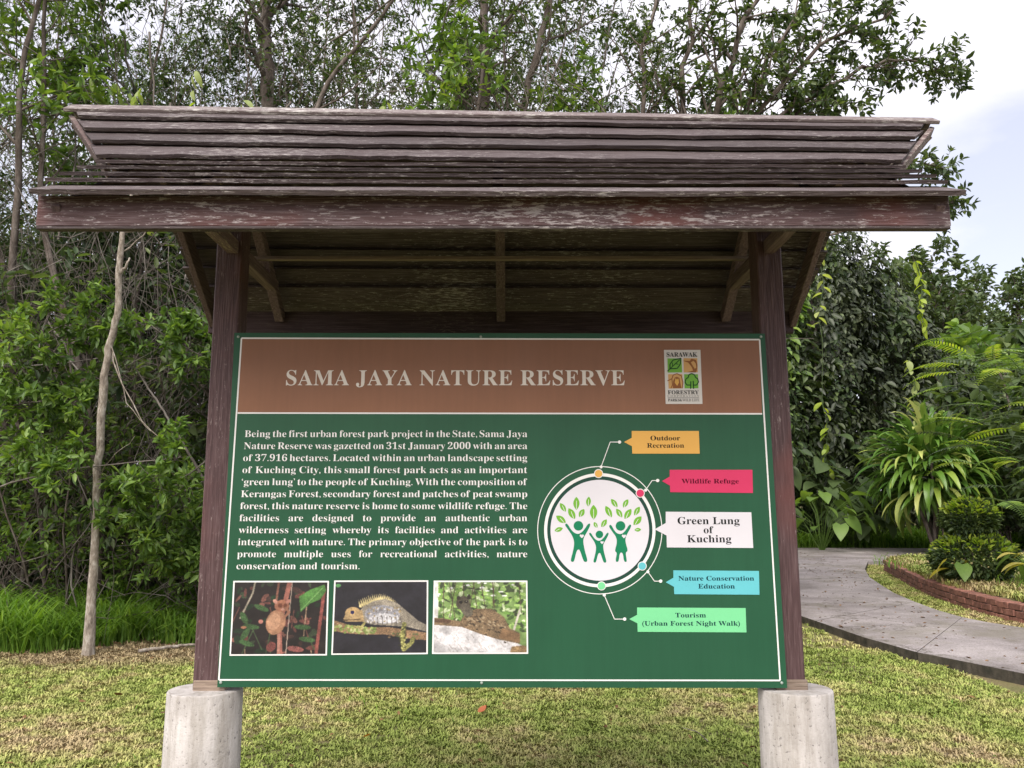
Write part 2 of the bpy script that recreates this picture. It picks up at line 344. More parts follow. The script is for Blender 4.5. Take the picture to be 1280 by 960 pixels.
class MB:
    def __init__(s): s.v = []; s.f = []
    def box(s, c, size, rot=None, bev=0.0):
        """box with chamfered edges when bev > 0"""
        hx, hy, hz = [q/2 for q in size]; c = Vector(c); n = len(s.v)
        rot = rot or Matrix.Identity(3)
        if bev <= 0:
            for z in (-hz, hz):
                for x, y in ((-hx, -hy), (hx, -hy), (hx, hy), (-hx, hy)): s.v.append(c + rot @ Vector((x, y, z)))
            s.f += [tuple(n+i for i in q) for q in ((3, 2, 1, 0), (4, 5, 6, 7), (0, 1, 5, 4), (1, 2, 6, 5), (2, 3, 7, 6), (3, 0, 4, 7))]
        else:
            k = bev
            for z, e in ((-hz, k), (-hz+k, 0), (hz-k, 0), (hz, k)):
                for x, y in ((-hx+e+k*(e == 0), -hy+e), (hx-e-k*(e == 0), -hy+e), (hx-e, -hy+e+k*(e == 0)), (hx-e, hy-e-k*(e == 0)),
                             (hx-e-k*(e == 0), hy-e), (-hx+e+k*(e == 0), hy-e), (-hx+e, hy-e-k*(e == 0)), (-hx+e, -hy+e+k*(e == 0))):
                    s.v.append(c + rot @ Vector((x, y, z)))
            for r in range(3):
                for i in range(8):
                    j = (i+1) % 8; s.f.append((n+r*8+i, n+r*8+j, n+r*8+8+j, n+r*8+8+i))
            s.f.append(tuple(n+i for i in range(7, -1, -1))); s.f.append(tuple(n+24+i for i in range(8)))
    def beam(s, a, b, w, h, upv=(0, 0, 1), bev=0.0):
        a, b = Vector(a), Vector(b); d = (b-a); Ln = d.length; d.normalize()
        u = Vector(upv); x = d.cross(u).normalized(); u = x.cross(d).normalized()
        s.box((a+b)/2, (w, Ln, h), Matrix((x, d, u)).transposed(), bev)
    def poly(s, pts): n = len(s.v); s.v += [Vector(p) for p in pts]; s.f.append(tuple(range(n, n+len(pts))))
    def mesh(s, name, mat, smooth=False):
        me = bpy.data.meshes.new(name); me.from_pydata([tuple(v) for v in s.v], [], s.f); me.materials.append(mat)
        if smooth:
            for p in me.polygons: p.use_smooth = True
        me.update(); return me
def part(name, mb, mat, parent, smooth=False, label=None):
    o = put(name, mb.mesh(name, mat, smooth), parent)
    if label: o['label'] = label
    return o

def smooth_gz(y):
    t = y - 2.0
    return np.where(t <= 0, 0.0, 0.03*np.sqrt(np.maximum(t, 0)**2 + 1.0) - 0.03) + 0.0*t if isinstance(y, np.ndarray) else (0.0 if t <= 0 else 0.03*math.sqrt(t*t + 1.0) - 0.03)
gz = smooth_gz

# ------------------------------------------------------------------ ground
ys = np.concatenate([np.linspace(-60, 0, 7), np.linspace(1, 30, 59), np.linspace(34, 400, 20)])
xs = np.concatenate([np.linspace(-300, -12, 8), np.linspace(-11, 20, 63), np.linspace(25, 300, 8)])
X, Y = np.meshgrid(xs, ys)
Z = gz(Y) + 0.012*np.sin(X*1.7 + 0.6*Y)*np.cos(Y*1.3)*(np.abs(X) < 14)
nx, ny = len(xs), len(ys)
I = (np.arange(ny-1)[:, None]*nx + np.arange(nx-1)[None, :]).ravel()
g = put('ground', fmesh('ground', np.c_[X.ravel(), Y.ravel(), Z.ravel()], [np.c_[I, I+1, I+nx+1, I+nx]], M['soil'], True))
tag(g, kind='structure')

# path slabs, standing 0.1 m over the lawn, with a dark expansion joint between them
near = [(9.5, 1.1), (6.5, 2.4), (5.2, 3.2), (4.62, 3.95), (4.40, 4.45), (4.16, 4.95), (4.00, 5.8), (3.90, 7.0), (3.80, 8.2), (3.85, 9.8), (4.1, 11.6), (4.6, 13.6), (5.0, 16.2), (4.6, 20.2)]
far = [(11.0, 3.2), (8.2, 4.6), (6.9, 5.5), (6.22, 6.4), (6.0, 6.9), (5.92, 7.3), (5.94, 8.0), (6.05, 8.8), (6.25, 9.9), (6.55, 11.0), (6.95, 12.4), (7.6, 14.1), (8.5, 16.0), (9.6, 20.6)]
path = empty('path', (0, 0, 0), kind='structure')
def lerp2(a, b, t): return (a[0]+(b[0]-a[0])*t, a[1]+(b[1]-a[1])*t)
def slab(i0, i1, parent):
    mbt = MB(); mbs = MB()
    A = [list(near[k]) for k in range(i0, i1+1)]; B = [list(far[k]) for k in range(i0, i1+1)]
    if i0 > 0: A[0] = lerp2(A[0], near[i0+1], 0.014); B[0] = lerp2(B[0], far[i0+1], 0.014)
    H = 0.10; ch = 0.02
    n = len(A)
    rowsA = [(x, y, gz(y)+H) for x, y in A]; rowsB = [(x, y, gz(y)+H) for x, y in B]
    for k in range(n-1):
        S = 6
        for q in range(S):
            t0, t1 = q/S, (q+1)/S
            def P(k_, t): a, b_ = rowsA[k_], rowsB[k_]; return tuple(a[i]+(b_[i]-a[i])*t for i in range(3))
            mbt.poly([P(k, t0), P(k, t1), P(k+1, t1), P(k+1, t0)])
        for r_, sg in ((rowsA, 1), (rowsB, -1)):
            p, q2 = r_[k], r_[k+1]
            quad = [(p[0], p[1], p[2]-H-0.05), p, q2, (q2[0], q2[1], q2[2]-H-0.05)]
            mbs.poly(quad if sg > 0 else quad[::-1])
    for k in (0, n-1):
        a, b_ = rowsA[k], rowsB[k]
        mbs.poly([a, b_, (b_[0], b_[1], b_[2]-H-0.05), (a[0], a[1], a[2]-H-0.05)])
    s_ = part('slab', mbt, M['path'], parent, False)
    part('slab_edge', mbs, M['kerb'], s_)
for i0, i1 in ((0, 2), (2, 5), (5, 7), (7, 10), (10, 13)): slab(i0, i1, path)
mb = MB()   # the cross path beyond, turning right
cr_ = [(-2.0, 20.9, 19.2), (4.6, 20.9, 18.7), (7.0, 20.9, 17.6), (8.5, 20.9, 16.05), (10.5, 20.9, 16.5), (13, 20.6, 16.9), (20, 19.6, 16.6), (30, 18.5, 15.5)]
for a, b_ in zip(cr_[:-1], cr_[1:]):
    mb.poly([(a[0], a[2], gz(a[2])+0.098), (b_[0], b_[2], gz(b_[2])+0.098), (b_[0], b_[1], gz(b_[1])+0.098), (a[0], a[1], gz(a[1])+0.098)])
    mb.poly([(a[0], a[2], gz(a[2])-0.05), (b_[0], b_[2], gz(b_[2])-0.05), (b_[0], b_[2], gz(b_[2])+0.098), (a[0], a[2], gz(a[2])+0.098)])
part('slab', mb, M['path'], path, label='cross path running to the right beyond the lawn')

def in_poly(x, y, poly):
    inside = np.zeros(len(x), bool); n = len(poly)
    for i in range(n):
        x0, y0 = poly[i]; x1, y1 = poly[(i+1) % n]
        c = ((y0 > y) != (y1 > y)) & (x < (x1-x0)*(y-y0)/((y1-y0) if y1 != y0 else 1e-9)+x0)
        inside ^= c
    return inside
path_poly = near + far[::-1]

# brick edging wall and the bed it holds
wall_line = [(8.30, 14.5), (7.75, 12.6), (7.15, 10.6), (6.90, 9.2), (6.78, 8.2), (6.78, 7.3), (7.0, 6.5), (7.6, 5.7), (8.8, 4.9), (10.5, 4.2)]
bed_poly = wall_line + [(24, 3.6), (24, 15.2), (13, 15.9), (10.5, 15.6), (8.9, 15.1)]
mb = MB(); BH = 0.22
cx_, cy_ = 11.5, 9.5
ring = [(x, y) for x, y in bed_poly]
for k in range(len(ring)):
    p, q = ring[k], ring[(k+1) % len(ring)]
    for a in range(8):
        t0, t1 = a/8, (a+1)/8
        def pp(v, t):
            x, y = v[0]+(cx_-v[0])*t, v[1]+(cy_-v[1])*t
            return (x, y, gz(y)+BH+0.10*math.sin(min(1, t*2)*math.pi/2))
        if a < 7: mb.poly([pp(p, t0), pp(p, t1), pp(q, t1), pp(q, t0)])
        else: mb.poly([pp(p, t0), pp(p, 1), pp(q, t0)])
    if k >= len(wall_line)-1:
        mb.poly([(p[0], p[1], gz(p[1])-.05), (p[0], p[1], gz(p[1])+BH), (q[0], q[1], gz(q[1])+BH), (q[0], q[1], gz(q[1])-.05)])
tag(part('planting_bed', mb, M['soil'], None), kind='structure')

wall = empty('brick_edging_wall', (6.78, 8.2, gz(8.2)), 'low curved red brick edging wall beside the path bend', 'wall')
def polyline_samples(pts, step):
    out = []; rest = 0.0
    for a, b_ in zip(pts[:-1], pts[1:]):
        a, b_ = Vector(a), Vector(b_); Ln = (b_-a).length; d = (b_-a)/Ln; t = rest
        while t < Ln: out.append((a+d*t, d)); t += step
        rest = t-Ln
    return out
def smooth_line(pts, it=2):
    for _ in range(it):
        q = [pts[0]]
        for a, b_ in zip(pts[:-1], pts[1:]): q += [lerp2(a, b_, 0.25), lerp2(a, b_, 0.75)]
        pts = q+[pts[-1]]
    return pts
wl = smooth_line(wall_line, 2)
br = MB(); br.box((0, 0, 0), (0.235, 0.2, 0.082), bev=0.006); brick_me = br.mesh('brick', M['brick'])
br = MB(); br.box((0, 0, 0), (0.1175, 0.215, 0.078), bev=0.006); cope_me = br.mesh('brick', M['brick'])
rng = random.Random(3)
for c_ in range(3):
    step = 0.25 if c_ < 2 else 0.25
    me_ = brick_me
    for k, (p, d) in enumerate(polyline_samples(wl, step)):
        q = p + d*(0.125 if c_ % 2 else 0.0)
        o = put('brick', me_, wall, rot=(rng.gauss(0, .012), rng.gauss(0, .012), math.atan2(d.y, d.x)+rng.gauss(0, .012)))
        o.location = Vector((q.x+rng.gauss(0, .003), q.y+rng.gauss(0, .003), gz(q.y)+0.03+0.091*c_+rng.gauss(0, .0015))) - wall.location
mb = MB()
for a, b_ in zip(wl[:-1], wl[1:]):
    za, zb = gz(a[1])-0.05, gz(b_[1])-0.05
    mb.beam((a[0], a[1], za+0.15), (b_[0], b_[1], zb+0.15), 0.17, 0.235)
for i_ in range(len(mb.v)): mb.v[i_] = mb.v[i_] - wall.location
mo = part('mortar', mb, M['mortar'], wall)

# lawn: thousands of short tufts, one ground cover
def tuft(seed, n, h, w):
    r = np.random.RandomState(seed); V = []; F4 = []; F3 = []
    for i in range(n):
        a = r.uniform(0, 2*np.pi); rad = r.uniform(0, 0.03); bx, by = rad*np.cos(a), rad*np.sin(a)
        az = r.uniform(0, 2*np.pi); hh = h*r.uniform(0.5, 1.15); ln = r.uniform(0.3, 1.1)*hh
        dx, dy = np.cos(az), np.sin(az); sx_, sy_ = -dy*w/2, dx*w/2; k = len(V)
        V += [(bx-sx_, by-sy_, 0), (bx+sx_, by+sy_, 0), (bx+dx*ln*.45-sx_, by+dy*ln*.45-sy_, hh*.7), (bx+dx*ln*.45+sx_, by+dy*ln*.45+sy_, hh*.7), (bx+dx*ln, by+dy*ln, hh*r.uniform(.6, 1.0))]
        F4.append((k, k+1, k+3, k+2)); F3.append((k+2, k+3, k+4))
    return fmesh('grass_tuft', V, [np.array(F4), np.array(F3)], M['lawn'])
def scatter(name, pts, scales, source_meshes, label, seed=0):
    """one object: its vertices are the spots, geometry nodes stand a tuft on each"""
    me = bpy.data.meshes.new(name); me.vertices.add(len(pts)); me.vertices.foreach_set('co', np.asarray(pts, np.float32).ravel())
    at = me.attributes.new('size', 'FLOAT', 'POINT'); at.data.foreach_set('value', np.asarray(scales, np.float32))
    me.update()
    o = put(name, me); tag(o, label, kind='stuff')
    ng = bpy.data.node_groups.new(name+'_nodes', 'GeometryNodeTree')
    ng.interface.new_socket('Geometry', in_out='INPUT', socket_type='NodeSocketGeometry'); ng.interface.new_socket('Geometry', in_out='OUTPUT', socket_type='NodeSocketGeometry')
    gi = ng.nodes.new('NodeGroupInput'); go = ng.nodes.new('NodeGroupOutput'); K = ng.links.new
    gg = ng.nodes.new('GeometryNodeGeometryToInstance')
    for q in source_meshes:
        so = bpy.data.objects.new('grass_tuft', q)
        oi_ = ng.nodes.new('GeometryNodeObjectInfo'); oi_.inputs['Object'].default_value = so
        oi_.inputs['As Instance'].default_value = True
        K(oi_.outputs['Geometry'], gg.inputs[0])
    src = ng.nodes.new('GeometryNodeJoinGeometry')
    for q in [n for n in ng.nodes if n.bl_idname == 'GeometryNodeObjectInfo']: K(q.outputs['Geometry'], src.inputs[0])
    ng.nodes.remove(gg)
    ip = ng.nodes.new('GeometryNodeInstanceOnPoints'); ip.inputs['Pick Instance'].default_value = True
    rv = ng.nodes.new('FunctionNodeRandomValue'); rv.data_type = 'FLOAT_VECTOR'
    rv.inputs['Min'].default_value = (-0.12, -0.12, 0); rv.inputs['Max'].default_value = (0.12, 0.12, 6.283)
    na = ng.nodes.new('GeometryNodeInputNamedAttribute'); na.data_type = 'FLOAT'; na.inputs['Name'].default_value = 'size'
    K(gi.outputs[0], ip.inputs['Points']); K(src.outputs[0], ip.inputs['Instance']); K(rv.outputs['Value'], ip.inputs['Rotation'])
    K(na.outputs['Attribute'], ip.inputs['Scale']); K(ip.outputs[0], go.inputs[0])
    md = o.modifiers.new('scatter', 'NODES'); md.node_group = ng
    return o
rs = np.random.RandomState(11)
def gzv(y): return gz(np.asarray(y, float))
P_ = []; S_ = []
def lawn_area(x0, x1, y0, y1, dens, size, test=None, lift=0.0):
    n = int((x1-x0)*(y1-y0)*dens); x = rs.uniform(x0, x1, n); y = rs.uniform(y0, y1, n)
    k = ~in_poly(x, y, path_poly)
    if test is not None: k &= test(x, y)
    nz = 0.5+0.5*np.sin(x*1.9+np.sin(y*2.3)*1.4)*np.cos(y*2.1+x*0.7)
    k &= rs.uniform(0, 1, n) < 0.62+0.38*nz
    x, y = x[k], y[k]
    P_.append(np.c_[x, y, gzv(y)+lift-0.004]); S_.append(size*rs.uniform(0.6, 1.35, len(x)))
nobed = lambda x, y: ~in_poly(x, y, bed_poly)
lawn_area(-8.5, 4.8, 1.2, 3.6, 1700, .85)
lawn_area(-8.5, 4.3, 3.6, 5.6, 1300, .9)
lawn_area(-8.5, 3.9, 5.6, 7.0, 300, 1.1)
lawn_area(1.0, 4.0, 7.0, 12.0, 160, 1.3)
lawn_area(-5, 7, -1.5, 1.2, 160, 1.2)
strip = lambda x, y: nobed(x, y) & (x > 5.0)
lawn_area(5.6, 9.0, 5.2, 16.0, 650, 1.05, strip)
scatter('lawn_grass', np.vstack(P_), np.concatenate(S_), [tuft(s, 9, 0.042, 0.0085) for s in range(5)], 'short yellowing lawn grass with straw coloured patches')
P_ = []; S_ = []
lawn_area(6.6, 15, 5.0, 15.8, 330, 1.9, lambda x, y: in_poly(x, y, bed_poly) & (x > 6.95), BH+0.03)
scatter('bed_grass', np.vstack(P_), np.concatenate(S_), [tuft(20+s, 8, 0.055, 0.009) for s in range(4)], 'longer green grass growing inside the brick edged bed')

# ------------------------------------------------------------------ notice shelter
ZB = 0.80
sh = empty('notice_shelter', (0, 0.07, 0), 'dark timber shelter with tiered flared roof over the signboard, on two concrete footings', 'shelter')
OFF = Vector((0, 0.07, 0))
def spart(name, mb, mat, smooth=False, label=None, parent=None):
    for i_ in range(len(mb.v)):
        v = mb.v[i_]
        if name in ('roof_board', 'ridge_board', 'barge_board'):   # the old ridge has sagged a little towards its right end
            v = Vector((v.x, v.y, v.z-v.x*0.0165*min(1, max(0.15, (v.z-2.665)/.76))))
        mb.v[i_] = v - OFF
    return part(name, mb, mat, parent or sh, smooth, label)
for sx_ in (-1.262, 1.260):
    mb = MB(); n = 40; prof = [(0.161, -0.1), (0.158, 0.3), (0.154, 0.780), (0.1515, 0.7845), (0.149, 0.786)]
    for r_, z_ in prof:
        for i in range(n):
            a = 2*math.pi*i/n; w_ = 1+0.006*math.sin(3*a+z_*5)
            mb.v.append(Vector((sx_+r_*w_*math.cos(a), 0.06+r_*w_*math.sin(a), z_)))
    for k in range(len(prof)-1):
        for i in range(n): j = (i+1) % n; mb.f.append((k*n+i, k*n+j, (k+1)*n+j, (k+1)*n+i))
    mb.f.append(tuple((len(prof)-1)*n+i for i in range(n)))
    f_ = spart('concrete_footing', mb, M['concrete'], False)
    for p_ in f_.data.polygons: p_.use_smooth = len(p_.vertices) == 4
for sgn, top, bot in ((-1, -1.262, -1.248), (1, 1.240, 1.236)):
    mb = MB(); mb.beam((bot, 0.083, 0.783), (top, 0.083, 3.19), 0.118, 0.118, (0, 1, 0), 0.006)
    spart('post', mb, M['post'])
for sgn in (-1, 1):
    mb = MB(); mb.box((sgn*1.235, 0.083, 0.805), (0.135, 0.13, 0.045), bev=0.003)
    spart('post_shoe', mb, M['batten'])
RC = 0.05                               # the ridge line stands over the posts
E_Y, E_Z, B_Y, B_Z, T_Y, T_Z = 0.80, 1.865+ZB, 0.31, 2.214+ZB, 0.005, 2.606+ZB   # offsets from RC, heights
def plank(y0, z0, y1, z1, half0, half1, th, rng, name, mat, proud):
    """one roofing board running along x; lower edge (y0,z0) stands proud of the board below, long edges a little worn"""
    a = Vector((0, y0, z0)); b_ = Vector((0, y1, z1)); d = (b_-a).normalized(); nrm = Vector((0, -d.z, d.y)) if y0 < y1 else Vector((0, d.z, -d.y))
    if nrm.z < 0: nrm = -nrm
    sgx = 60; mb = MB()
    lo = a + nrm*proud; hi = b_ + nrm*0.002
    jl, jr = rng.uniform(-.014, .012), rng.uniform(-.026, .004)
    for i in range(sgx+1):
        t = i/sgx; xl = (-half0+jl)+(2*half0+jr-jl)*t; xh = (-half1+jl)+(2*half1+jr-jl)*t
        w1 = 0.004*math.sin(t*9+half0*7+z0*31)+0.003*math.sin(t*31+z0*77)+rng.gauss(0, .003); sag = -0.004*math.sin(t*math.pi)
        p = lo + d*w1 + Vector((0, 0, sag)); q = hi + Vector((0, 0, sag))
        mb.v += [Vector((xl, p.y, p.z)), Vector((xh, q.y, q.z)), Vector((xh, q.y, q.z))-nrm*th, Vector((xl, p.y, p.z))-nrm*th]
    for i in range(sgx):
        n = i*4
        for k in range(4): mb.f.append((n+k, n+(k+1) % 4, n+4+(k+1) % 4, n+4+k) if y0 > y1 else (n+(k+1) % 4, n+k, n+4+k, n+4+(k+1) % 4))
    mb.f.append((0, 1, 2, 3)); mb.f.append(tuple(sgx*4+k for k in (3, 2, 1, 0)))
    return spart(name, mb, mat)
rr = random.Random(5)
for side in (-1, 1):
    nl = 5
    for k in range(nl):
        t0, t1 = k/nl-(0.012 if k else 0.075), (k+1)/nl+0.09
        y0, y1 = [RC+side*(E_Y+0.025+(B_Y-E_Y-0.025)*t) for t in (t0, t1)]; z0, z1 = [E_Z+(B_Z-E_Z)*t for t in (t0, t1)]
        plank(y0, z0, y1, z1, (1.715+rr.uniform(-.012, .008)) if k else 1.685, 1.71 if k else 1.69, 0.014 if k else 0.019, rr, 'roof_board', M['shingle'], 0.038 if k else 0.030)
    nu = 4
    for k in range(nu):
        t0, t1 = k/nu-0.02, (k+1)/nu+0.04
        fy, fz = B_Y+0.04, B_Z-0.005
        y0, y1 = [RC+side*(fy+(T_Y-fy)*t) for t in (t0, t1)]; z0, z1 = [fz+(T_Z-fz)*t for t in (t0, t1)]
        h0, h1 = 1.712+0.355*max(0, t0), 1.712+0.355*min(1, t1)
        plank(y0, z0, y1, z1, h0, h1, 0.017, rr, 'roof_board', M['shingle'], 0.034)
    mb = MB(); y0 = RC+side*0.055; mb.box((0, RC+side*0.036, T_Z-0.008), (4.13, 0.086, 0.018), Matrix.Rotation(R(38)*-side, 3, 'X'), 0.003)
    spart('ridge_board', mb, M['ridge'], label='ridge capping board patched with pale lichen')
    for sx_ in (-1, 1):                  # slanting barge boards of the flared upper roof
        mb = MB(); mb.beam((sx_*1.694, RC+side*(B_Y+0.012), B_Z-0.050), (sx_*2.046, RC+side*0.008, T_Z-0.060), 0.022, 0.07, (0, side*0.8, 0.6), 0.003)
        spart('barge_board', mb, M['barge'])
        mb = MB(); mb.beam((sx_*1.615, RC+side*(E_Y-0.005), E_Z-0.075), (sx_*1.615, RC+side*B_Y*0.1, E_Z-0.075+(E_Y-B_Y*0.1)*0.72), 0.032, 0.095, (0, 0, 1), 0.003)
        spart('verge_rafter', mb, M['beam_y'])
    for xr in (-1.24, -0.01, 1.24):
        mb = MB(); mb.beam((xr, RC+side*(E_Y-0.03), E_Z-0.062), (xr, RC+side*0.02, E_Z-0.062+(E_Y-0.05)*0.755), 0.048, 0.06, (0, 0, 1), 0.003)
        spart('rafter', mb, M['beam_y'])
# fascia in front and eave beam at the back
fz = 1.8125+ZB
mb = MB(); mb.box((-0.018, -0.745, fz+0.001), (3.338, 0.026, 0.118), bev=0.003); spart('fascia', mb, M['fascia'], label='long front fascia board with flaking reddish paint')
mb = MB(); mb.box((-0.018, -0.742, fz-0.063), (3.33, 0.034, 0.0105), bev=0.002); spart('fascia_lip', mb, M['shingle'])
mb = MB(); mb.box((-0.010, 0.835, 1.783+ZB), (3.26, 0.026, 0.125), bev=0.003); spart('eave_beam', mb, M['beam_x'])
for sx_ in (-1.24, 1.24):
    mb = MB(); mb.box((sx_*1.002, 0.06, 1.945+ZB), (0.052, 1.24, 0.062), bev=0.003); spart('tie_beam', mb, M['beam_y'])
mb = MB(); mb.box((0.02, 0.33, 1.990+ZB), (2.52, 0.026, 0.018), bev=0.002); spart('purlin', mb, M['batten'])
mb = MB(); mb.box((0, 0.06, 2.5+ZB), (3.6, 0.04, 0.10), bev=0.003); spart('ridge_beam', mb, M['beam_x'])
mb = MB(); mb.box((0, 0.118, 0.72+ZB), (2.38, 0.03, 0.08)); spart('back_rail', mb, M['beam_x'])

# ------------------------------------------------------------------ signboard
HM = [0.0038803678, 5.1528185e-06, -2.4326893, -4.8830081e-06, -0.0037027443, 3.186821, -1.9146347e-06, 0.00017799206]
def bp(x, y):                            # layout drawing units -> metres on the board (x, height over its lower edge)
    w = HM[6]*x+HM[7]*y+1
    return (HM[0]*x+HM[1]*y+HM[2])/w, (HM[3]*x+HM[4]*y+HM[5])/w
sb = empty('signboard', (0, 0, ZB), 'green and brown printed nature reserve signboard mounted between the two posts', 'signboard')
STEP = 0.0006
def sheet(name, polys, layer, mat, parent, metres=False, label=None):
    """flat print: polygons in layout units on print layer number `layer`, with a small real thickness"""
    mb = MB(); y1 = -STEP*layer; y0 = y1+STEP*0.45
    for pl in polys:
        q = pl if metres else [bp(*p) for p in pl]
        ar = sum(q[i][0]*q[(i+1) % len(q)][1]-q[(i+1) % len(q)][0]*q[i][1] for i in range(len(q)))
        if ar < 0: q = q[::-1]
        n = len(mb.v); k = len(q)
        mb.v += [Vector((x, y1, z)) for x, z in q]+[Vector((x, y0, z)) for x, z in q]
        mb.f.append(tuple(n+i for i in range(k)))
        for i in range(k): j = (i+1) % k; mb.f.append((n+j, n+i, n+k+i, n+k+j))
    o = put(name, mb.mesh(name, mat), parent)
    if label: o['label'] = label
    return o
def circ(cx, cy, r, n=28, ry=None): return [(cx+r*math.cos(2*math.pi*i/n), cy+(ry or r)*math.sin(2*math.pi*i/n)) for i in range(n)]
def ringp(cx, cy, ro, ri, n=64):
    out = []
    for i in range(n):
        a, b_ = 2*math.pi*i/n, 2*math.pi*(i+1)/n
        out.append([(cx+ro*math.cos(a), cy+ro*math.sin(a)), (cx+ro*math.cos(b_), cy+ro*math.sin(b_)), (cx+ri*math.cos(b_), cy+ri*math.sin(b_)), (cx+ri*math.cos(a), cy+ri*math.sin(a))])
    return out
def line(a, b_, w):
    d = math.hypot(b_[0]-a[0], b_[1]-a[1]); nx_, ny_ = -(b_[1]-a[1])/d*w/2, (b_[0]-a[0])/d*w/2
    return [(a[0]+nx_, a[1]+ny_), (b_[0]+nx_, b_[1]+ny_), (b_[0]-nx_, b_[1]-ny_), (a[0]-nx_, a[1]-ny_)]
mb = MB(); TL, TR, BR_, BL = bp(293, 416), bp(956, 417), bp(984, 860), bp(271.5, 859)
for y in (0.0, 0.022):
    for q in (BL, BR_, TR, TL): mb.v.append(Vector((q[0], y, q[1])))
mb.f = [(0, 1, 2, 3), (7, 6, 5, 4), (4, 5, 1, 0), (5, 6, 2, 1), (6, 7, 3, 2), (7, 4, 0, 3)]
part('panel', mb, M['green'], sb)
sheet('title_band', [[(302, 423), (949, 425), (952.6, 517), (297, 516)]], 1, M['brown'], sb)
bl = []
cs = [(302, 422.8), (949.3, 424.6), (975, 850.5), (273.6, 849.8)]
for k in range(4): bl.append(line(cs[k], cs[(k+1) % 4], 1.9))
bl.append(line((297, 516.3), (952.6, 517.3), 1.9))
for i_, q in enumerate(bl): sheet('border_line', [q], 2+0.4*(i_ % 2), M['white'], sb)

def B(s):
    o = ''
    for c in s:
        if 'A' <= c <= 'Z': o += chr(0x1D400+ord(c)-65)
        elif 'a' <= c <= 'z': o += chr(0x1D41A+ord(c)-97)
        elif '0' <= c <= '9': o += chr(0x1D7CE+ord(c)-48)
        else: o += c
    return o
def textverts(s, offset, spacing=1.0):
    c = bpy.data.curves.new('t', 'FONT'); c.body = B(s); c.size = 1; c.offset = offset; c.resolution_u = 3; c.space_character = spacing
    o = bpy.data.objects.new('t', c); COL.objects.link(o); bpy.context.view_layer.update()
    me = bpy.data.meshes.new_from_object(o.evaluated_get(bpy.context.evaluated_depsgraph_get()))
    V = np.array([v.co[:2] for v in me.vertices]); F = [tuple(p.vertices) for p in me.polygons]
    bpy.data.objects.remove(o); bpy.data.curves.remove(c); bpy.data.meshes.remove(me)
    return V, F
CAP = 0.692
_tv = textverts('H', 0.0); CAP = float(_tv[0][:, 1].max()-_tv[0][:, 1].min())
def letters(name, s, x0, x1, base, cap, layer, mat, parent, spacing=1.0):
    """large letters, one part each, set by the advance of the whole line"""
    Xa, Za = bp(x0, base); Xb, Zb = bp(x1, base); _, Zc = bp(x0, base-cap); k = (Zc-Za)/CAP
    full, _f = textverts(s, 0.0, spacing); lo, hi = full[:, 0].min(), full[:, 0].max(); kx = (Xb-Xa)/(hi-lo)
    for i, ch in enumerate(s):
        if ch == ' ': continue
        V, F = textverts(s[:i+1], 0.0, spacing); V1, F1 = textverts(ch, 0.0, spacing); right = V[:, 0].max()
        mb = MB()
        for vx, vy in V1:
            XX = Xa+(vx-V1[:, 0].max()+right-lo)*kx; mb.v.append(Vector((XX, -STEP*layer, Za+(Zb-Za)*(XX-Xa)/(Xb-Xa)+vy*k)))
        mb.f = [tuple(f) for f in F1]; put(name, mb.mesh(name, mat), parent)
def lettering(name, s, x0, x1, base, cap, layer, mat, parent, offset=0.0, justify=False, spacing=1.0):
    """one line of letters: x0..x1, base and cap height in layout units"""
    mb = MB(); y = -STEP*layer
    words_ = s.split(' ') if justify else [s]
    W = [textverts(w, offset, spacing) for w in words_]
    ws = [float(v[:, 0].max()-v[:, 0].min()) for v, f in W]
    Xa, Za = bp(x0, base); Xb, Zb = bp(x1, base); _, Zc = bp(x0, base-cap)
    k = (Zc-Za)/CAP
    if justify:
        sp = 0.26; tot = sum(ws); kx = k
        kx = k*1.13; gap = ((Xb-Xa)/kx-tot)/max(1, len(ws)-1)
        if gap < 0.24: kx = (Xb-Xa)/(tot+0.24*(len(ws)-1)); gap = 0.24
    else:
        kx = (Xb-Xa)/ws[0]; gap = 0
    x = 0.0
    for (V, F), w in zip(W, ws):
        n = len(mb.v); xm = V[:, 0].min()
        for vx, vy in V:
            XX = Xa+(x+vx-xm)*kx; mb.v.append(Vector((XX, y, Za+(Zb-Za)*(XX-Xa)/(Xb-Xa)+vy*k)))
        mb.f += [tuple(n+i for i in f) for f in F]
        x += w+gap
    return tag(put(name, mb.mesh(name, mat), parent), kind='stuff')
letters('letter', 'SAMA JAYA NATURE RESERVE', 357.5, 781, 481.6, 18.6, 3, M['cream'], sb, 1.06)
body = ['Being the first urban forest park project in the State, Sama Jaya', 'Nature Reserve was gazetted on 31st January 2000 with an area',
        'of 37.916 hectares. Located within an urban landscape setting', 'of Kuching City, this small forest park acts as an important',
        '‘green lung’ to the people of Kuching. With the composition of', 'Kerangas Forest, secondary forest and patches of peat swamp',
        'forest, this nature reserve is home to some wildlife refuge. The', 'facilities are designed to provide an authentic urban',
        'wilderness setting whereby its facilities and activities are', 'integrated with nature. The primary objective of the park is to',
        'promote multiple uses for recreational activities, nature', 'conservation and tourism.']
for k, s in enumerate(body):
    yb = 546.4+(711.5-546.4)*k/11; x0 = 305.9-(305.9-295.6)*k/11
    if k < 11: lettering('text_line', s, x0, 659, yb, 8.4, 3, M['white'], sb, -0.008, True)
    else: lettering('text_line', s, x0, 449.5, yb, 8.4, 3, M['white'], sb, -0.008, True)

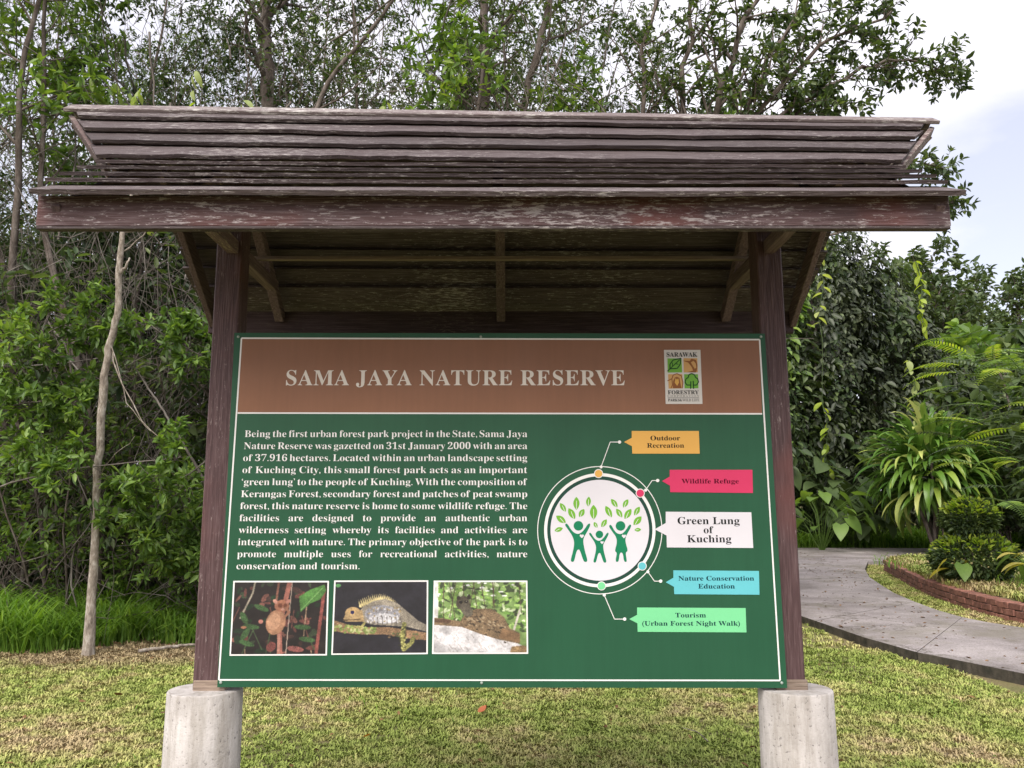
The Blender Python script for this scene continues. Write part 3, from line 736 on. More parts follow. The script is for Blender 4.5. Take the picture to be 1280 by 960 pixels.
# organisation plate
lp = sheet('logo_plate', [[(829.8, 437.5), (875.4, 437.5), (878, 505), (832, 505)]], 3, paint('plate white', (0.66, 0.63, 0.60)), sb)
def lq(x, y): return (810+x/9.6, 420+y/9.6)
def lpoly(pts): return [lq(*p) for p in pts]
for nm, pl, mt in (('leaf_tile', [(232, 270), (400, 268), (408, 438), (236, 440)], 'logogreen'), ('bird_tile', [(424, 268), (590, 268), (596, 436), (428, 438)], 'logoamber'),
                   ('ape_tile', [(240, 460), (410, 458), (414, 630), (246, 632)], 'logoamber'), ('tree_tile', [(432, 460), (598, 460), (604, 628), (438, 630)], 'logogreen')):
    sheet(nm, [lpoly(pl)], 4, M[mt], lp)
def stroke(pts, w): return [line(lq(*a), lq(*b_), w/9.6) for a, b_ in zip(pts[:-1], pts[1:])]
sheet('leaf_outline', stroke([(232, 425), (262, 395), (262, 340), (300, 290), (395, 268), (385, 340), (350, 390), (265, 395)], 12), 5, M['logodark'], lp)
sheet('leaf_veins', stroke([(262, 395), (380, 285)], 10)+stroke([(295, 368), (290, 320)], 9)+stroke([(330, 335), (362, 340)], 9), 5.4, M['logodark'], lp)
sheet('bird_shape', [lpoly([(416, 298), (500, 300), (520, 272), (575, 290), (592, 350), (585, 410), (570, 440), (470, 436), (540, 415), (520, 370), (480, 320)])], 5, M['logobrown'], lp)
sheet('bird_highlight', [lpoly([(512, 318), (545, 300), (570, 330), (578, 380), (560, 395), (530, 350)])], 6, M['logoamber'], lp)
sheet('ape_outline', stroke([(232, 540), (285, 515), (300, 470), (345, 452), (400, 480), (418, 560), (410, 628)], 11)+stroke([(285, 515), (292, 590), (272, 630)], 10), 5, M['logobrown'], lp)
sheet('ape_face', [lpoly([(300, 545), (320, 500), (345, 490), (375, 505), (385, 560), (400, 628), (295, 628)])], 5.4, M['logobrown'], lp)
sheet('ape_muzzle', [lpoly([(318, 560), (328, 510), (345, 525), (362, 510), (370, 560), (348, 600)])], 6, paint('emblem orange', (0.70, 0.40, 0.10)), lp)
sheet('tree_outline', stroke([(505, 590), (465, 590), (442, 555), (455, 515), (480, 500), (490, 465), (520, 452), (555, 465), (570, 500), (595, 515), (605, 555), (580, 590), (535, 590)], 12)+stroke([(510, 635), (512, 545)], 13)+stroke([(545, 635), (540, 540)], 13), 5, M['logodark'], lp)
lettering('plate_lettering', 'SARAWAK', *[lq(222, 0)[0], lq(592, 0)[0], lq(0, 250)[1], 52/9.6], 5, M['ink'], lp, 0.0)
lettering('plate_lettering', 'FORESTRY', *[lq(238, 0)[0], lq(608, 0)[0], lq(0, 700)[1], 46/9.6], 5, M['ink'], lp, 0.0)
lettering('plate_lettering', 'CORPORATION', *[lq(234, 0)[0], lq(612, 0)[0], lq(0, 731)[1], 20/9.6], 5, paint('grey ink', (0.25, 0.24, 0.22)), lp, -0.005, spacing=1.5)
sheet('rule', [line(lq(236, 743), lq(612, 743), 0.45)], 5, M['ink'], lp)
lettering('plate_lettering', 'PARKS&', *[lq(240, 0)[0], lq(405, 0)[0], lq(0, 785)[1], 30/9.6], 5, M['ink'], lp, 0.0)
lettering('plate_lettering', 'WILD LIFE', *[lq(412, 0)[0], lq(616, 0)[0], lq(0, 785)[1], 30/9.6], 5, paint('grey ink light', (0.16, 0.15, 0.14)), lp, -0.005)

# printed photographs: painted on a fine grid
PW, PH = 200, 155
gx, gy = np.meshgrid((np.arange(PW)+.5)/PW, (np.arange(PH)+.5)/PH)
class Paint:
    def __init__(s, base, seed): s.a = np.ones((PH, PW, 3))*np.array(base)/255.0; s.r = np.random.RandomState(seed)
    def put(s, mask, col, var=0.0):
        c = np.array(col)/255.0; k = mask > 0.5
        s.a[k] = np.clip(c*(1+var*s.r.normal(size=(k.sum(), 1))), 0, 1)
    def ell(s, cx, cy, rx, ry, col, rot=0.0, var=0.0):
        c, n = math.cos(rot), math.sin(rot); u = (gx-cx)*c+(gy-cy)*n; v = -(gx-cx)*n+(gy-cy)*c
        s.put(((u/rx)**2+(v/ry)**2 < 1)*1.0, col, var)
    def ln(s, pts, w, col, var=0.0):
        m_ = np.zeros_like(gx)
        for (x0, y0), (x1, y1) in zip(pts[:-1], pts[1:]):
            dx, dy = x1-x0, y1-y0; t = np.clip(((gx-x0)*dx+(gy-y0)*dy)/(dx*dx+dy*dy), 0, 1)
            m_ = np.maximum(m_, (np.hypot(gx-x0-t*dx, (gy-y0-t*dy)*.78) < w)*1.0)
        s.put(m_, col, var)
    def poly(s, pts, col, var=0.0): s.put(in_poly(gx.ravel(), gy.ravel(), pts).reshape(gx.shape)*1.0, col, var)
    def leaf(s, x, y, l, w, rot, col, var=.1): s.ell(x, y, l, w, col, rot, var)
def photo(name, corners, pt, label):
    o = empty(name); o.parent = sb; o['label'] = label
    cx = sum(c[0] for c in corners)/4; cy = sum(c[1] for c in corners)/4
    sheet('white_edge', [corners], 3, M['white'], o)
    inn = [(c[0]+(1.9 if c[0] < cx else -1.9), c[1]+(1.9 if c[1] < cy else -1.9)) for c in corners]
    U = np.linspace(0, 1, PW+1); Vv = np.linspace(0, 1, PH+1); UU, VV = np.meshgrid(U, Vv)
    tl, tr, br2, bl2 = [np.array(bp(*c)) for c in inn]
    PP = (tl[None, None]*((1-UU)*(1-VV))[..., None]+tr*(UU*(1-VV))[..., None]+br2*(UU*VV)[..., None]+bl2*((1-UU)*VV)[..., None])
    V3 = np.c_[PP[..., 0].ravel(), np.full(PP[..., 0].size, -STEP*4), PP[..., 1].ravel()]
    I = (np.arange(PH)[:, None]*(PW+1)+np.arange(PW)[None, :]).ravel()
    me = fmesh('print', V3, [np.c_[I+PW+1, I+PW+2, I+1, I]], M['print'])
    at = me.color_attributes.new('print', 'FLOAT_COLOR', 'CORNER')
    A_ = pt.a
    for _ in range(1):
        B_ = np.pad(A_, ((1, 1), (1, 1), (0, 0)), 'edge'); A_ = (B_[1:-1, 1:-1]*2+B_[:-2, 1:-1]+B_[2:, 1:-1]+B_[1:-1, :-2]+B_[1:-1, 2:])/6
    q_ = np.zeros((PH, PW))
    for oc, am in ((9, .10), (22, .07), (70, .05)):
        g_ = pt.r.normal(size=(oc+1, oc+1)); yy_, xx_ = np.linspace(0, oc-1e-6, PH), np.linspace(0, oc-1e-6, PW); iy, ix = yy_.astype(int), xx_.astype(int); fy_, fx_ = (yy_-iy)[:, None], (xx_-ix)[None]
        q_ += am*((g_[iy][:, ix]*(1-fx_)+g_[iy][:, ix+1]*fx_)*(1-fy_)+(g_[iy+1][:, ix]*(1-fx_)+g_[iy+1][:, ix+1]*fx_)*fy_)
    A_ = A_*.82+A_.mean(2, keepdims=True)*.18; pt.a = np.clip(A_*(1+q_)[..., None], 0, 1)
    lin = np.where(pt.a <= 0.04045, pt.a/12.92, ((pt.a+0.055)/1.055)**2.4)*0.95
    c4 = np.c_[lin.reshape(-1, 3), np.ones(PW*PH)]
    at.data.foreach_set('color', np.repeat(c4, 4, axis=0).astype(np.float32).ravel())
    put('print', me, o)
t = Paint((34, 27, 27), 1); r_ = t.r
for i in range(60): t.ell(r_.rand(), r_.rand(), r_.uniform(.02, .07), r_.uniform(.01, .04), [(60, 40, 36), (95, 52, 46), (28, 48, 30), (120, 72, 62), (50, 62, 42)][r_.randint(5)], r_.uniform(0, 3), .15)
for i in range(14):
    x, y = r_.rand(), r_.rand(); t.ln([(x, y), (x+r_.uniform(-.15, .15), y+r_.uniform(.2, .5))], .006, [(105, 60, 52), (150, 120, 95), (60, 80, 48)][r_.randint(3)], .1)
t.ln([(.60, -.05), (.55, .3), (.50, .6), (.52, 1.05)], .026, (158, 92, 78), .08); t.ln([(.48, -.05), (.45, .35)], .012, (128, 78, 62), .08)
t.ln([(.97, .1), (.93, .6), (.9, 1.0)], .018, (138, 68, 60), .1); t.ln([(.08, .5), (.2, .15), (.22, 0)], .01, (150, 140, 120), .1); t.ln([(.62, .0), (.58, 1)], .005, (165, 145, 130))
t.poly([(.72, .42), (.70, .2), (.82, .1), (.97, .03), (.99, .12), (.93, .24), (.82, .3)], (70, 122, 50), .12); t.ln([(.73, .38), (.95, .08)], .004, (120, 165, 90))
for x, y, a in ((.12, .5, 1.2), (.2, .62, .2), (.14, .72, 2.0), (.3, .36, .5), (.8, .8, .2), (.16, .85, .4), (.75, .63, .1)): t.leaf(x, y, .09, .035, a, (56, 88, 46), .2)
t.ell(.30, .55, .025, .03, (170, 105, 92)); t.ell(.12, .63, .03, .02, (175, 115, 80)); t.ell(.42, .9, .05, .07, (120, 60, 55), .3, .15); t.ell(.68, .93, .09, .04, (150, 82, 76), .2, .2)
t.ell(.46, .56, .105, .175, (160, 112, 82), .12, .07); t.ell(.44, .55, .07, .12, (178, 130, 98), .12, .06); t.ell(.52, .33, .078, .085, (158, 98, 72), 0, .06)
t.ell(.445, .27, .022, .035, (190, 130, 112), -.5); t.ell(.585, .27, .022, .035, (172, 112, 95), .5)
t.ell(.50, .325, .025, .03, (118, 62, 42)); t.ell(.555, .325, .022, .028, (118, 62, 42)); t.ell(.53, .38, .02, .018, (196, 140, 120)); t.ln([(.5, .74), (.5, 1.0)], .014, (176, 118, 100), .06)
t.ln([(.54, .5), (.6, .42), (.56, .36)], .014, (150, 98, 74))
photo('photo_print', [(291.8, 726), (411.3, 726), (408.8, 819.2), (287, 819.6)], t, 'printed picture of a small brown tarsier clinging to a stem')
t = Paint((36, 34, 42), 2); r_ = t.r
t.ell(.03, .05, .03, .025, (80, 150, 80)); t.poly([(-.1, .5), (.15, .6), (.35, .64), (.6, .64), (.8, .68), (1.1, .74), (1.1, .84), (.8, .8), (.55, .74), (.3, .74), (.12, .72), (-.1, .66)], (142, 108, 76), .2)
for i in range(70):
    x = r_.uniform(0, .45); t.ell(x, .60+.1*x+r_.uniform(0, .1), .02, .014, [(150, 165, 82), (115, 135, 62), (180, 180, 120)][r_.randint(3)], r_.rand()*3, .1)
for i in range(30): t.ell(r_.uniform(.6, .98), .70+r_.uniform(0, .12), .016, .012, [(160, 120, 80), (122, 96, 70), (90, 100, 60)][r_.randint(3)], 0, .1)
for i in range(26):                      # crest
    x = .28+.52*i/25; y = .37-.13*math.sin(math.pi*min(1, (x-.2)/.62))+max(0, x-.6)*.75
    t.poly([(x-.012, y+.04), (x-.012-.012, y-.075+r_.uniform(-.01, .01)), (x+.018, y+.04)], (206, 186, 124), .08)
t.poly([(.24, .5), (.3, .36), (.42, .27), (.55, .24), (.68, .3), (.8, .43), (.92, .56), (1.02, .62), (1.02, .71), (.8, .64), (.6, .62), (.4, .6), (.3, .56)], (138, 128, 112), .16)
t.ell(.52, .46, .19, .13, (142, 140, 146), .1, .2); t.ell(.55, .52, .15, .07, (182, 180, 184), .05, .12)
for i in range(60): t.ell(r_.uniform(.36, .72), r_.uniform(.36, .58), .009, .012, [(105, 96, 92), (206, 202, 204), (160, 138, 96)][r_.randint(3)])
for i in range(7): t.ln([(.42+i*.05, .5), (.425+i*.05, .6)], .004, (96, 88, 84))
t.ell(.20, .44, .085, .085, (176, 142, 92), -.1, .1); t.poly([(.10, .52), (.13, .42), (.3, .4), (.33, .56), (.12, .56)], (168, 138, 92), .12); t.ln([(.1, .54), (.28, .53)], .006, (92, 72, 50))
t.ell(.195, .425, .032, .036, (198, 158, 92)); t.ell(.195, .43, .022, .026, (34, 30, 78))
t.ln([(.76, .6), (.74, .8), (.76, .95), (.84, .86), (.86, .8)], .024, (122, 120, 62), .3)
for i in range(22): t.ell(.74+r_.uniform(-.03, .05), .64+i*.014, .012, .009, [(44, 44, 30), (192, 186, 104)][i % 2])
t.ln([(.33, .58), (.30, .64), (.22, .64)], .014, (150, 140, 80), .2)
photo('photo_print', [(417.8, 725.6), (535.4, 725.3), (534.8, 817.6), (414.2, 818.5)], t, 'printed picture of a crested lizard lying along a branch')
t = Paint((118, 150, 78), 3); r_ = t.r
for i in range(330): t.ell(r_.rand(), r_.uniform(0, .72), r_.uniform(.02, .06), r_.uniform(.01, .025), [(98, 140, 58), (150, 188, 92), (72, 100, 48), (192, 208, 158), (128, 170, 70), (58, 70, 44)][r_.randint(6)], r_.uniform(0, 3), .12)
for i in range(18): t.ell(r_.rand(), r_.uniform(0, .2), r_.uniform(.01, .03), .012, (226, 228, 226))
for i in range(10): x = r_.rand(); t.ln([(x, 0), (x+r_.uniform(-.1, .1), r_.uniform(.3, .7))], .004, (84, 66, 54))
t.ln([(.93, .4), (.85, .75)], .012, (188, 180, 166)); t.ln([(.015, 0), (.02, .5)], .02, (205, 200, 196))
t.poly([(-.1, .52), (.12, .6), (.38, .62), (.7, .76), (.95, .9), (1.1, 1.0), (1.1, 1.1), (-.1, 1.1)], (206, 202, 204), .05)
for i in range(26): x, y = r_.uniform(0, .9), r_.uniform(.72, 1); t.ln([(x, y), (x+.03, y+.05)], .004, (168, 160, 156))
t.poly([(.8, 1.1), (.84, .92), (.97, .9), (1.1, .98), (1.1, 1.1)], (150, 118, 78), .2)
t.poly([(-.1, .5), (.1, .52), (.28, .56), (.34, .45), (.46, .38), (.62, .38), (.76, .5), (.82, .66), (.93, .73), (.93, .88), (.7, .82), (.5, .74), (.3, .64), (.1, .62), (-.1, .6)], (124, 100, 72), .22)
for i in range(120): u = r_.rand(); t.ell(.32+.45*u, .48+.22*u+r_.normal()*.05, .016, .010, [(170, 148, 114), (92, 72, 54), (66, 54, 42), (142, 116, 84)][r_.randint(4)], .6, .1)
t.poly([(.74, .66), (.93, .74), (.93, .87), (.7, .79)], (142, 106, 72), .12); t.ln([(.0, .55), (.16, .56)], .02, (92, 66, 50), .2)
t.ell(.31, .30, .075, .10, (84, 76, 62), .1, .15); t.ell(.35, .40, .06, .1, (96, 88, 74), -.4, .15)
t.ell(.26, .23, .022, .03, (58, 48, 40)); t.ell(.375, .215, .022, .034, (52, 44, 36)); t.ell(.285, .29, .018, .022, (26, 22, 20)); t.ell(.345, .28, .018, .022, (24, 20, 18)); t.ell(.345, .275, .006, .008, (150, 140, 122))
photo('photo_print', [(542.2, 725.7), (659.2, 725.7), (660.2, 817.2), (540, 817.4)], t, 'printed picture of a brown colugo resting over a pale branch')

# round emblem
def eq(x, y): return (670+x/5.647, 580+y/5.647)
EX, EY = 749.7, 662.8
em = sheet('emblem_disc', [circ(EX, EY, 61.6, 96, 63.0)], 3, M['lilac'], sb)
def ell_ring(ro, ri, n=96, k=1.025):
    return [[(EX+ro*math.cos(a), EY+ro*k*math.sin(a)), (EX+ro*math.cos(b_), EY+ro*k*math.sin(b_)), (EX+ri*math.cos(b_), EY+ri*k*math.sin(b_)), (EX+ri*math.cos(a), EY+ri*k*math.sin(a))]
            for a, b_ in [(2*math.pi*i/n, 2*math.pi*(i+1)/n) for i in range(n)]]
sheet('thin_ring', ell_ring(78.2, 77.2), 1, M['white'], em)
sheet('dark_ring', ell_ring(65.7, 61.6), 1, M['dgreen'], em)
sheet('thick_ring', ell_ring(69.6, 65.8), 2, M['white'], em)
for (x, y), cn_ in zip([(441, 68), (735, 206), (749, 720), (462, 860)], ['amber', 'pink', 'cyan', 'mint']):
    c_ = eq(x, y); sheet('dot_rim', [circ(c_[0], c_[1], 5.6, 28)], 4, M['white'], em); sheet('dot', [circ(c_[0], c_[1], 4.7, 28)], 5, M[cn_], em)
def capsule(a, b_, ra, rb, n=8):
    d = math.atan2(b_[1]-a[1], b_[0]-a[0]); out = []
    for i in range(n+1): t_ = d+math.pi/2+math.pi*i/n; out.append((a[0]+ra*math.cos(t_), a[1]+ra*math.sin(t_)))
    for i in range(n+1): t_ = d-math.pi/2+math.pi*i/n; out.append((b_[0]+rb*math.cos(t_), b_[1]+rb*math.sin(t_)))
    return out
def smooth_poly(p, it=2):
    for _ in range(it):
        q = []
        for i in range(len(p)):
            a, b_ = p[i], p[(i+1) % len(p)]; q += [lerp2(a, b_, .25), lerp2(a, b_, .75)]
        p = q
    return p
def figure(cx, top, s, skirt, label):
    """cx head centre, top head centre y, s scale, in emblem drawing units"""
    def T(x, y): return eq(cx+x*s, top+y*s)
    g_ = [[T(*p) for p in circ(0, 0, 34, 24)]]
    if not skirt:
        body_ = [(-92, -14), (-78, -16), (-50, 32), (-20, 56), (8, 58), (40, 30), (66, -12), (82, -18), (84, -2), (60, 46), (36, 84), (34, 120), (46, 180), (64, 240), (60, 254), (44, 256), (34, 244), (10, 170), (-2, 166), (-14, 180), (-28, 244), (-38, 256), (-52, 252), (-54, 238), (-38, 180), (-28, 120), (-40, 76), (-70, 30), (-94, -2)]
    else:
        body_ = [(-80, -4), (-66, -10), (-44, 34), (-20, 56), (10, 58), (38, 30), (62, -10), (76, -8), (72, 12), (48, 54), (34, 84), (36, 120), (54, 178), (34, 186), (46, 248), (36, 256), (24, 248), (16, 188), (-6, 188), (-12, 248), (-26, 256), (-36, 246), (-24, 186), (-42, 180), (-24, 118), (-30, 78), (-54, 46), (-80, 8)]
    g_.append([T(*p) for p in smooth_poly(body_)])
    f_ = sheet('figure', g_, 4, M['figure'], em, label=label)
    hx, hy = 24, 72
    heart = [(hx, hy+16), (hx-15, hy), (hx-13, hy-9), (hx-5, hy-11), (hx, hy-5), (hx+5, hy-11), (hx+13, hy-9), (hx+15, hy)]
    sheet('heart', [[T(*p) for p in heart]], 5, M['lilac'], em)
figure(299, 436, 1.0, False, 'tall printed figure with raised arms')
figure(447, 497, 0.78, False, 'small printed child figure with raised arms')
figure(596, 437, 1.0, True, 'printed figure in a skirt with raised arms')
def gleaf(x, y, w, h, lean):
    pts = []
    for i in range(9): t_ = i/8; pts.append((math.sin(t_*math.pi)**0.8*w/2, h/2-h*t_))
    pts += [(-p[0], p[1]) for p in pts[::-1][1:-1]]
    c_, s_ = math.cos(lean), math.sin(lean)
    return [eq(x+px*c_-py*s_, y+px*s_+py*c_) for px, py in pts]
for x, y, w, h, ln_ in ((285, 278, 44, 92, 0), (370, 265, 34, 70, .1), (190, 306, 34, 74, -.6), (252, 350, 44, 88, -.55), (322, 346, 38, 66, .55), (406, 340, 52, 104, 0), (176, 390, 42, 84, -.95), (160, 462, 32, 62, 1.25), (420, 430, 26, 46, -.5), (480, 418, 34, 66, .6),
                        (512, 336, 40, 92, -.5), (552, 276, 34, 74, -.65), (632, 278, 34, 68, .55), (587, 346, 36, 74, -.6), (648, 352, 42, 84, .6), (712, 332, 36, 72, .55), (716, 400, 44, 82, .75), (718, 464, 26, 48, 1.5)):
    sheet('printed_leaf', [gleaf(x, y, w, h, ln_)], 4, M['leafp'], em)
    c_, s_ = math.cos(ln_), math.sin(ln_)
    sheet('leaf_vein', [line(eq(x-(h*.3)*-s_*-1, y+h*.45*c_), eq(x+h*.1*s_, y-h*.2*c_), 0.6)], 5, M['white'], em)
for pts in ([(751.3, 583.7), (762.7, 552.6), (774.3, 552.6)], [(806.9, 612.7), (815, 600.7), (822, 600.7)], [(809.7, 714.7), (818, 726.4), (825.7, 726.4)], [(755.2, 743.7), (768, 773.8), (780.7, 773.8)]):
    ld = sheet('leader_line', [line(pts[0], pts[1], .9)], 2, M['white'], sb); sheet('line_end', [line(pts[1], pts[2], .9)], 2.4, M['white'], ld)
    sheet('end_dot', [circ(pts[0][0], pts[0][1], 1.9, 14)], 3, M['white'], ld); sheet('end_dot', [circ(pts[2][0], pts[2][1], 2.1, 14)], 3, M['white'], ld)
def tq(x, y): return (660+x/2.825, 520+y/2.825)
def tagp(name_col, tipx, tipy, x0, y0, x1, y1, x2, y2, x3, y3, nt_, lines, ink, layer=3):
    tg = sheet('callout_tag', [[tq(x0, y0), tq(x1, y1), tq(x2, y2), tq(x3, y3), tq(x3-1, tipy+nt_), tq(tipx, tipy), tq(x0, tipy-nt_)]], layer, M[name_col], sb)
    tg['label'] = {'amber': 'amber callout tag', 'pink': 'crimson callout tag', 'lilac': 'white callout tag', 'cyan': 'cyan callout tag', 'mint': 'mint green callout tag'}[name_col]
    for s, a, b_, base, cap in lines:
        lettering('lettering', s, tq(a, 0)[0], tq(b_, 0)[0], tq(0, base)[1], cap/2.825, layer+1, M[ink], tg, 0.0)
tagp('amber', 339, 92, 366, 53, 603, 53, 606, 133, 368, 133, 15, [('Outdoor', 432, 537, 86, 16), ('Recreation', 420, 551, 112, 16)], 'ink')
tagp('pink', 473, 230, 500, 190, 792, 190, 794, 272, 502, 269, 16, [('Wildlife Refuge', 542, 744, 238, 16)], 'inkred')
tagp('lilac', 447, 400, 486, 338, 788, 340, 795, 466, 490, 464, 22, [('Green Lung', 528, 747, 382, 25), ('of', 620, 655, 414, 24), ('Kuching', 562, 718, 446, 25)], 'ink')
tagp('cyan', 486, 587, 513, 545, 815, 547, 817, 631, 516, 629, 16, [('Nature Conservation', 531, 798, 581, 16), ('Education', 601, 730, 609, 16)], 'inkteal')
tagp('mint', 357, 717, 385, 676, 768, 678, 771, 764, 387, 762, 15, [('Tourism', 520, 628, 711, 16), ('(Urban Forest Night Walk)', 403, 748, 740, 16)], 'inkteal')
for x, y in ((601, 421), (951, 421), (602, 853.5), (977, 853.5), (276, 853), (298, 421)):
    X0, Z0 = bp(x, y); mb = MB()
    for r_, yy in ((0.006, 0), (0.006, -0.003), (0.003, -0.005)):
        for i in range(10): a = 2*math.pi*i/10; mb.v.append(Vector((X0+r_*math.cos(a), yy, Z0+r_*math.sin(a))))
    for k in range(2):
        for i in range(10): j = (i+1) % 10; mb.f.append((k*10+i, k*10+10+i, k*10+10+j, k*10+j))
    mb.f.append(tuple(20+i for i in range(10))); part('bolt', mb, M['steel'], sb)

# ------------------------------------------------------------------ plants: builders
def frames(D, Nn):
    D = D/np.linalg.norm(D, axis=1, keepdims=True); Xx = np.cross(D, Nn); l = np.linalg.norm(Xx, axis=1, keepdims=True); l[l < 1e-6] = 1; Xx /= l
    return Xx, D, np.cross(Xx, D)
LT = np.array([(0, 0, 0), (.46, .32, .10), (.34, .70, .05), (0, 1.0, -.16), (-.34, .70, .05), (-.46, .32, .10)])
def leaf_arrays(P, D, Nn, S, aspect=0.45):
    Xx, Yy, Zz = frames(D, Nn); S = np.asarray(S)[:, None, None]; n = len(P)
    V = P[:, None, :]+S*(Xx[:, None, :]*(LT[None, :, 0:1]*aspect)+Yy[:, None, :]*LT[None, :, 1:2]+Zz[:, None, :]*(LT[None, :, 2:3]*aspect*1.6))
    k = (np.arange(n)*6)[:, None]
    return V.reshape(-1, 3), np.r_[k+np.array([[0, 1, 2, 3]]), k+np.array([[0, 3, 4, 5]])]
def leaves_mesh(name, P, D, Nn, S, mat, aspect=0.45):
    V, F = leaf_arrays(P, D, Nn, S, aspect); return fmesh(name, V, [F], mat)
def tubes_mesh(name, lines_, mat, k=5, smooth=True):
    Vs, Fs = [], []; n = 0
    ang = np.arange(k)*2*np.pi/k
    for pts, rad in lines_:
        pts = np.asarray(pts, float); rad = np.asarray(rad, float)
        kk = k if rad[0] > 0.012 else 3; an = ang if kk == k else np.arange(3)*2*np.pi/3
        T = np.gradient(pts, axis=0); T /= np.linalg.norm(T, axis=1, keepdims=True)+1e-9
        ref = np.array([0.9, 0.35, 0.2]) if abs(T[:, 2]).mean() > .6 else np.array([0.1, 0.2, 1.0])
        U = np.cross(T, ref); U /= np.linalg.norm(U, axis=1, keepdims=True)+1e-9; W = np.cross(T, U)
        V = pts[:, None]+rad[:, None, None]*(U[:, None]*np.cos(an)[None, :, None]+W[:, None]*np.sin(an)[None, :, None])
        m_ = len(pts); i = (np.arange(m_-1)[:, None]*kk); j = np.arange(kk)[None]; j2 = (j+1) % kk
        Fs.append(np.stack([i+j, i+j2, i+kk+j2, i+kk+j], -1).reshape(-1, 4)+n); Vs.append(V.reshape(-1, 3)); n += m_*kk
    return fmesh(name, np.vstack(Vs), [np.vstack(Fs)], mat, smooth)
def unit(v): return v/(np.linalg.norm(v)+1e-9)
def grow(r, segs, tips, p, d, Ln, rad, lvl, cfg):
    c = cfg[lvl]; n = max(3, int(Ln/c.get('step', .35))); pts = [p]; d = unit(d)
    for i in range(n):
        d = unit(d+r.normal(size=3)*c.get('wander', .12)+np.array([0, 0, c.get('up', 0.05)])); p = p+d*Ln/n; pts.append(p)
    pts = np.array(pts); tt = np.linspace(0, 1, n+1); rads = rad*(1-(1-c.get('end', .35))*tt); segs.append((pts, rads))
    if lvl+1 < len(cfg):
        m_ = c['kids']; m_ = max(1, int(round(m_*r.uniform(.8, 1.2))))
        for k in range(m_):
            t_ = c.get('from', .3)+(1-c.get('from', .3))*(k+r.rand())/m_; i = min(n-1, int(t_*n)); q = pts[i]+(pts[i+1]-pts[i])*(t_*n-i)
            dd = unit(pts[i+1]-pts[i]); a = unit(np.cross(dd, r.normal(size=3))); an = R(c.get('angle', 50)*r.uniform(.7, 1.25))
            nd = dd*math.cos(an)+a*math.sin(an)
            if c.get('keep') is not None and r.rand() > c['keep']: continue
            grow(r, segs, tips, q, nd, c['klen']*(1-.45*t_)*r.uniform(.7, 1.2), max(.0035, rads[i]*c.get('krad', .5)), lvl+1, cfg)
        if c.get('tipleaf'): tips.append((pts, d))
    else: tips.append((pts, d))
def whorls(r, tips, per, size, along=True, droop=0.2, spread=.9):
    P, D, Nn, S = [], [], [], []
    for pts, d in tips:
        for k in range(per):
            t_ = 1-(r.rand()**1.5)*(.95 if along else .25); f = t_*(len(pts)-1); i = min(len(pts)-2, int(f)); q = pts[i]+(pts[i+1]-pts[i])*(f-i)
            a = unit(np.cross(d, r.normal(size=3))); dd = unit(d*r.uniform(.1, .8)+a*spread+np.array([0, 0, -droop*r.rand()]))
            P.append(q); D.append(dd); Nn.append(unit(np.array([0, 0, 1.0])+r.normal(size=3)*.45)); S.append(size*r.uniform(.6, 1.25))
    return np.array(P), np.array(D), np.array(Nn), np.array(S)
def make_plant(name, seed, cfg, height, rad, per, lsize, leafm, barkm, stems=1, lean=.08, along=True, aspect=.45, droop=.2, spread0=.15, crown='crown', trunk='trunk'):
    r = np.random.RandomState(seed); segs, tips = [], []
    for s_ in range(stems):
        a = r.uniform(0, 2*np.pi); d = np.array([math.cos(a)*lean, math.sin(a)*lean, 1.0]); p = np.array([math.cos(a)*spread0*(stems > 1), math.sin(a)*spread0*(stems > 1), -0.12])
        grow(r, segs, tips, p, d, height*r.uniform(.85, 1.1), rad*r.uniform(.8, 1.1), 0, cfg)
    root = empty(name); put(trunk, tubes_mesh(trunk, segs, barkm, 6), root)
    put(crown, leaves_mesh(crown, *whorls(r, tips, per, lsize, along, droop), leafm, aspect), root)
    return root
def place(proto, first, x, y, rz, s, label, cat, group=None, dz=0.0):
    o = proto if first else copy_tree(proto)
    o.location = (x, y, gz(y)+dz); o.rotation_euler = (0, 0, rz); o.scale = (s,)*3 if not hasattr(s, '__len__') else s
    return tag(o, label, cat, group)

# ------------------------------------------------------------------ forest trees
slim = [dict(step=.6, wander=.045, up=.03, end=.25, kids=17, klen=2.7, angle=42, krad=.42, **{'from': .28}),
        dict(step=.4, wander=.13, up=.10, end=.3, kids=6, klen=1.15, angle=45, krad=.5, **{'from': .25}),
        dict(step=.3, wander=.16, up=.05, end=.4, kids=4, klen=.5, angle=50, krad=.6, **{'from': .3}),
        dict(step=.2, wander=.15, up=.0, end=.5)]
protos = [make_plant('slender_tree', 100+i, slim, 11.0, .046+.005*i, 9 if i % 2 else 11, .088, M['leaf_mid'] if i % 3 else M['leaf_dark'], M['bark'], 1, .07, aspect=.42) for i in range(6)]
used = set()
def forest(spots, label, group):
    for (k, x, y, s) in spots:
        k = k % 6; place(protos[k], k not in used, x, y, rs.uniform(0, 6.28), s*rs.uniform(.95, 1.08), label, 'tree', group); used.add(k)
forest([(0, -8.6, 7.6, .88), (1, -7.5, 8.9, .95), (2, -6.4, 7.4, .90), (3, -5.6, 8.6, 1.0), (4, -6.9, 10.4, 1.1), (5, -9.8, 9.6, 1.0), (1, -8.8, 12.2, 1.15), (2, -10.9, 12.6, 1.2), (3, -4.9, 10.2, 1.05)],
       'slender grey barked tree in the wood at the left, behind the pale bare trunk', 'slender trees at the left edge of the wood')
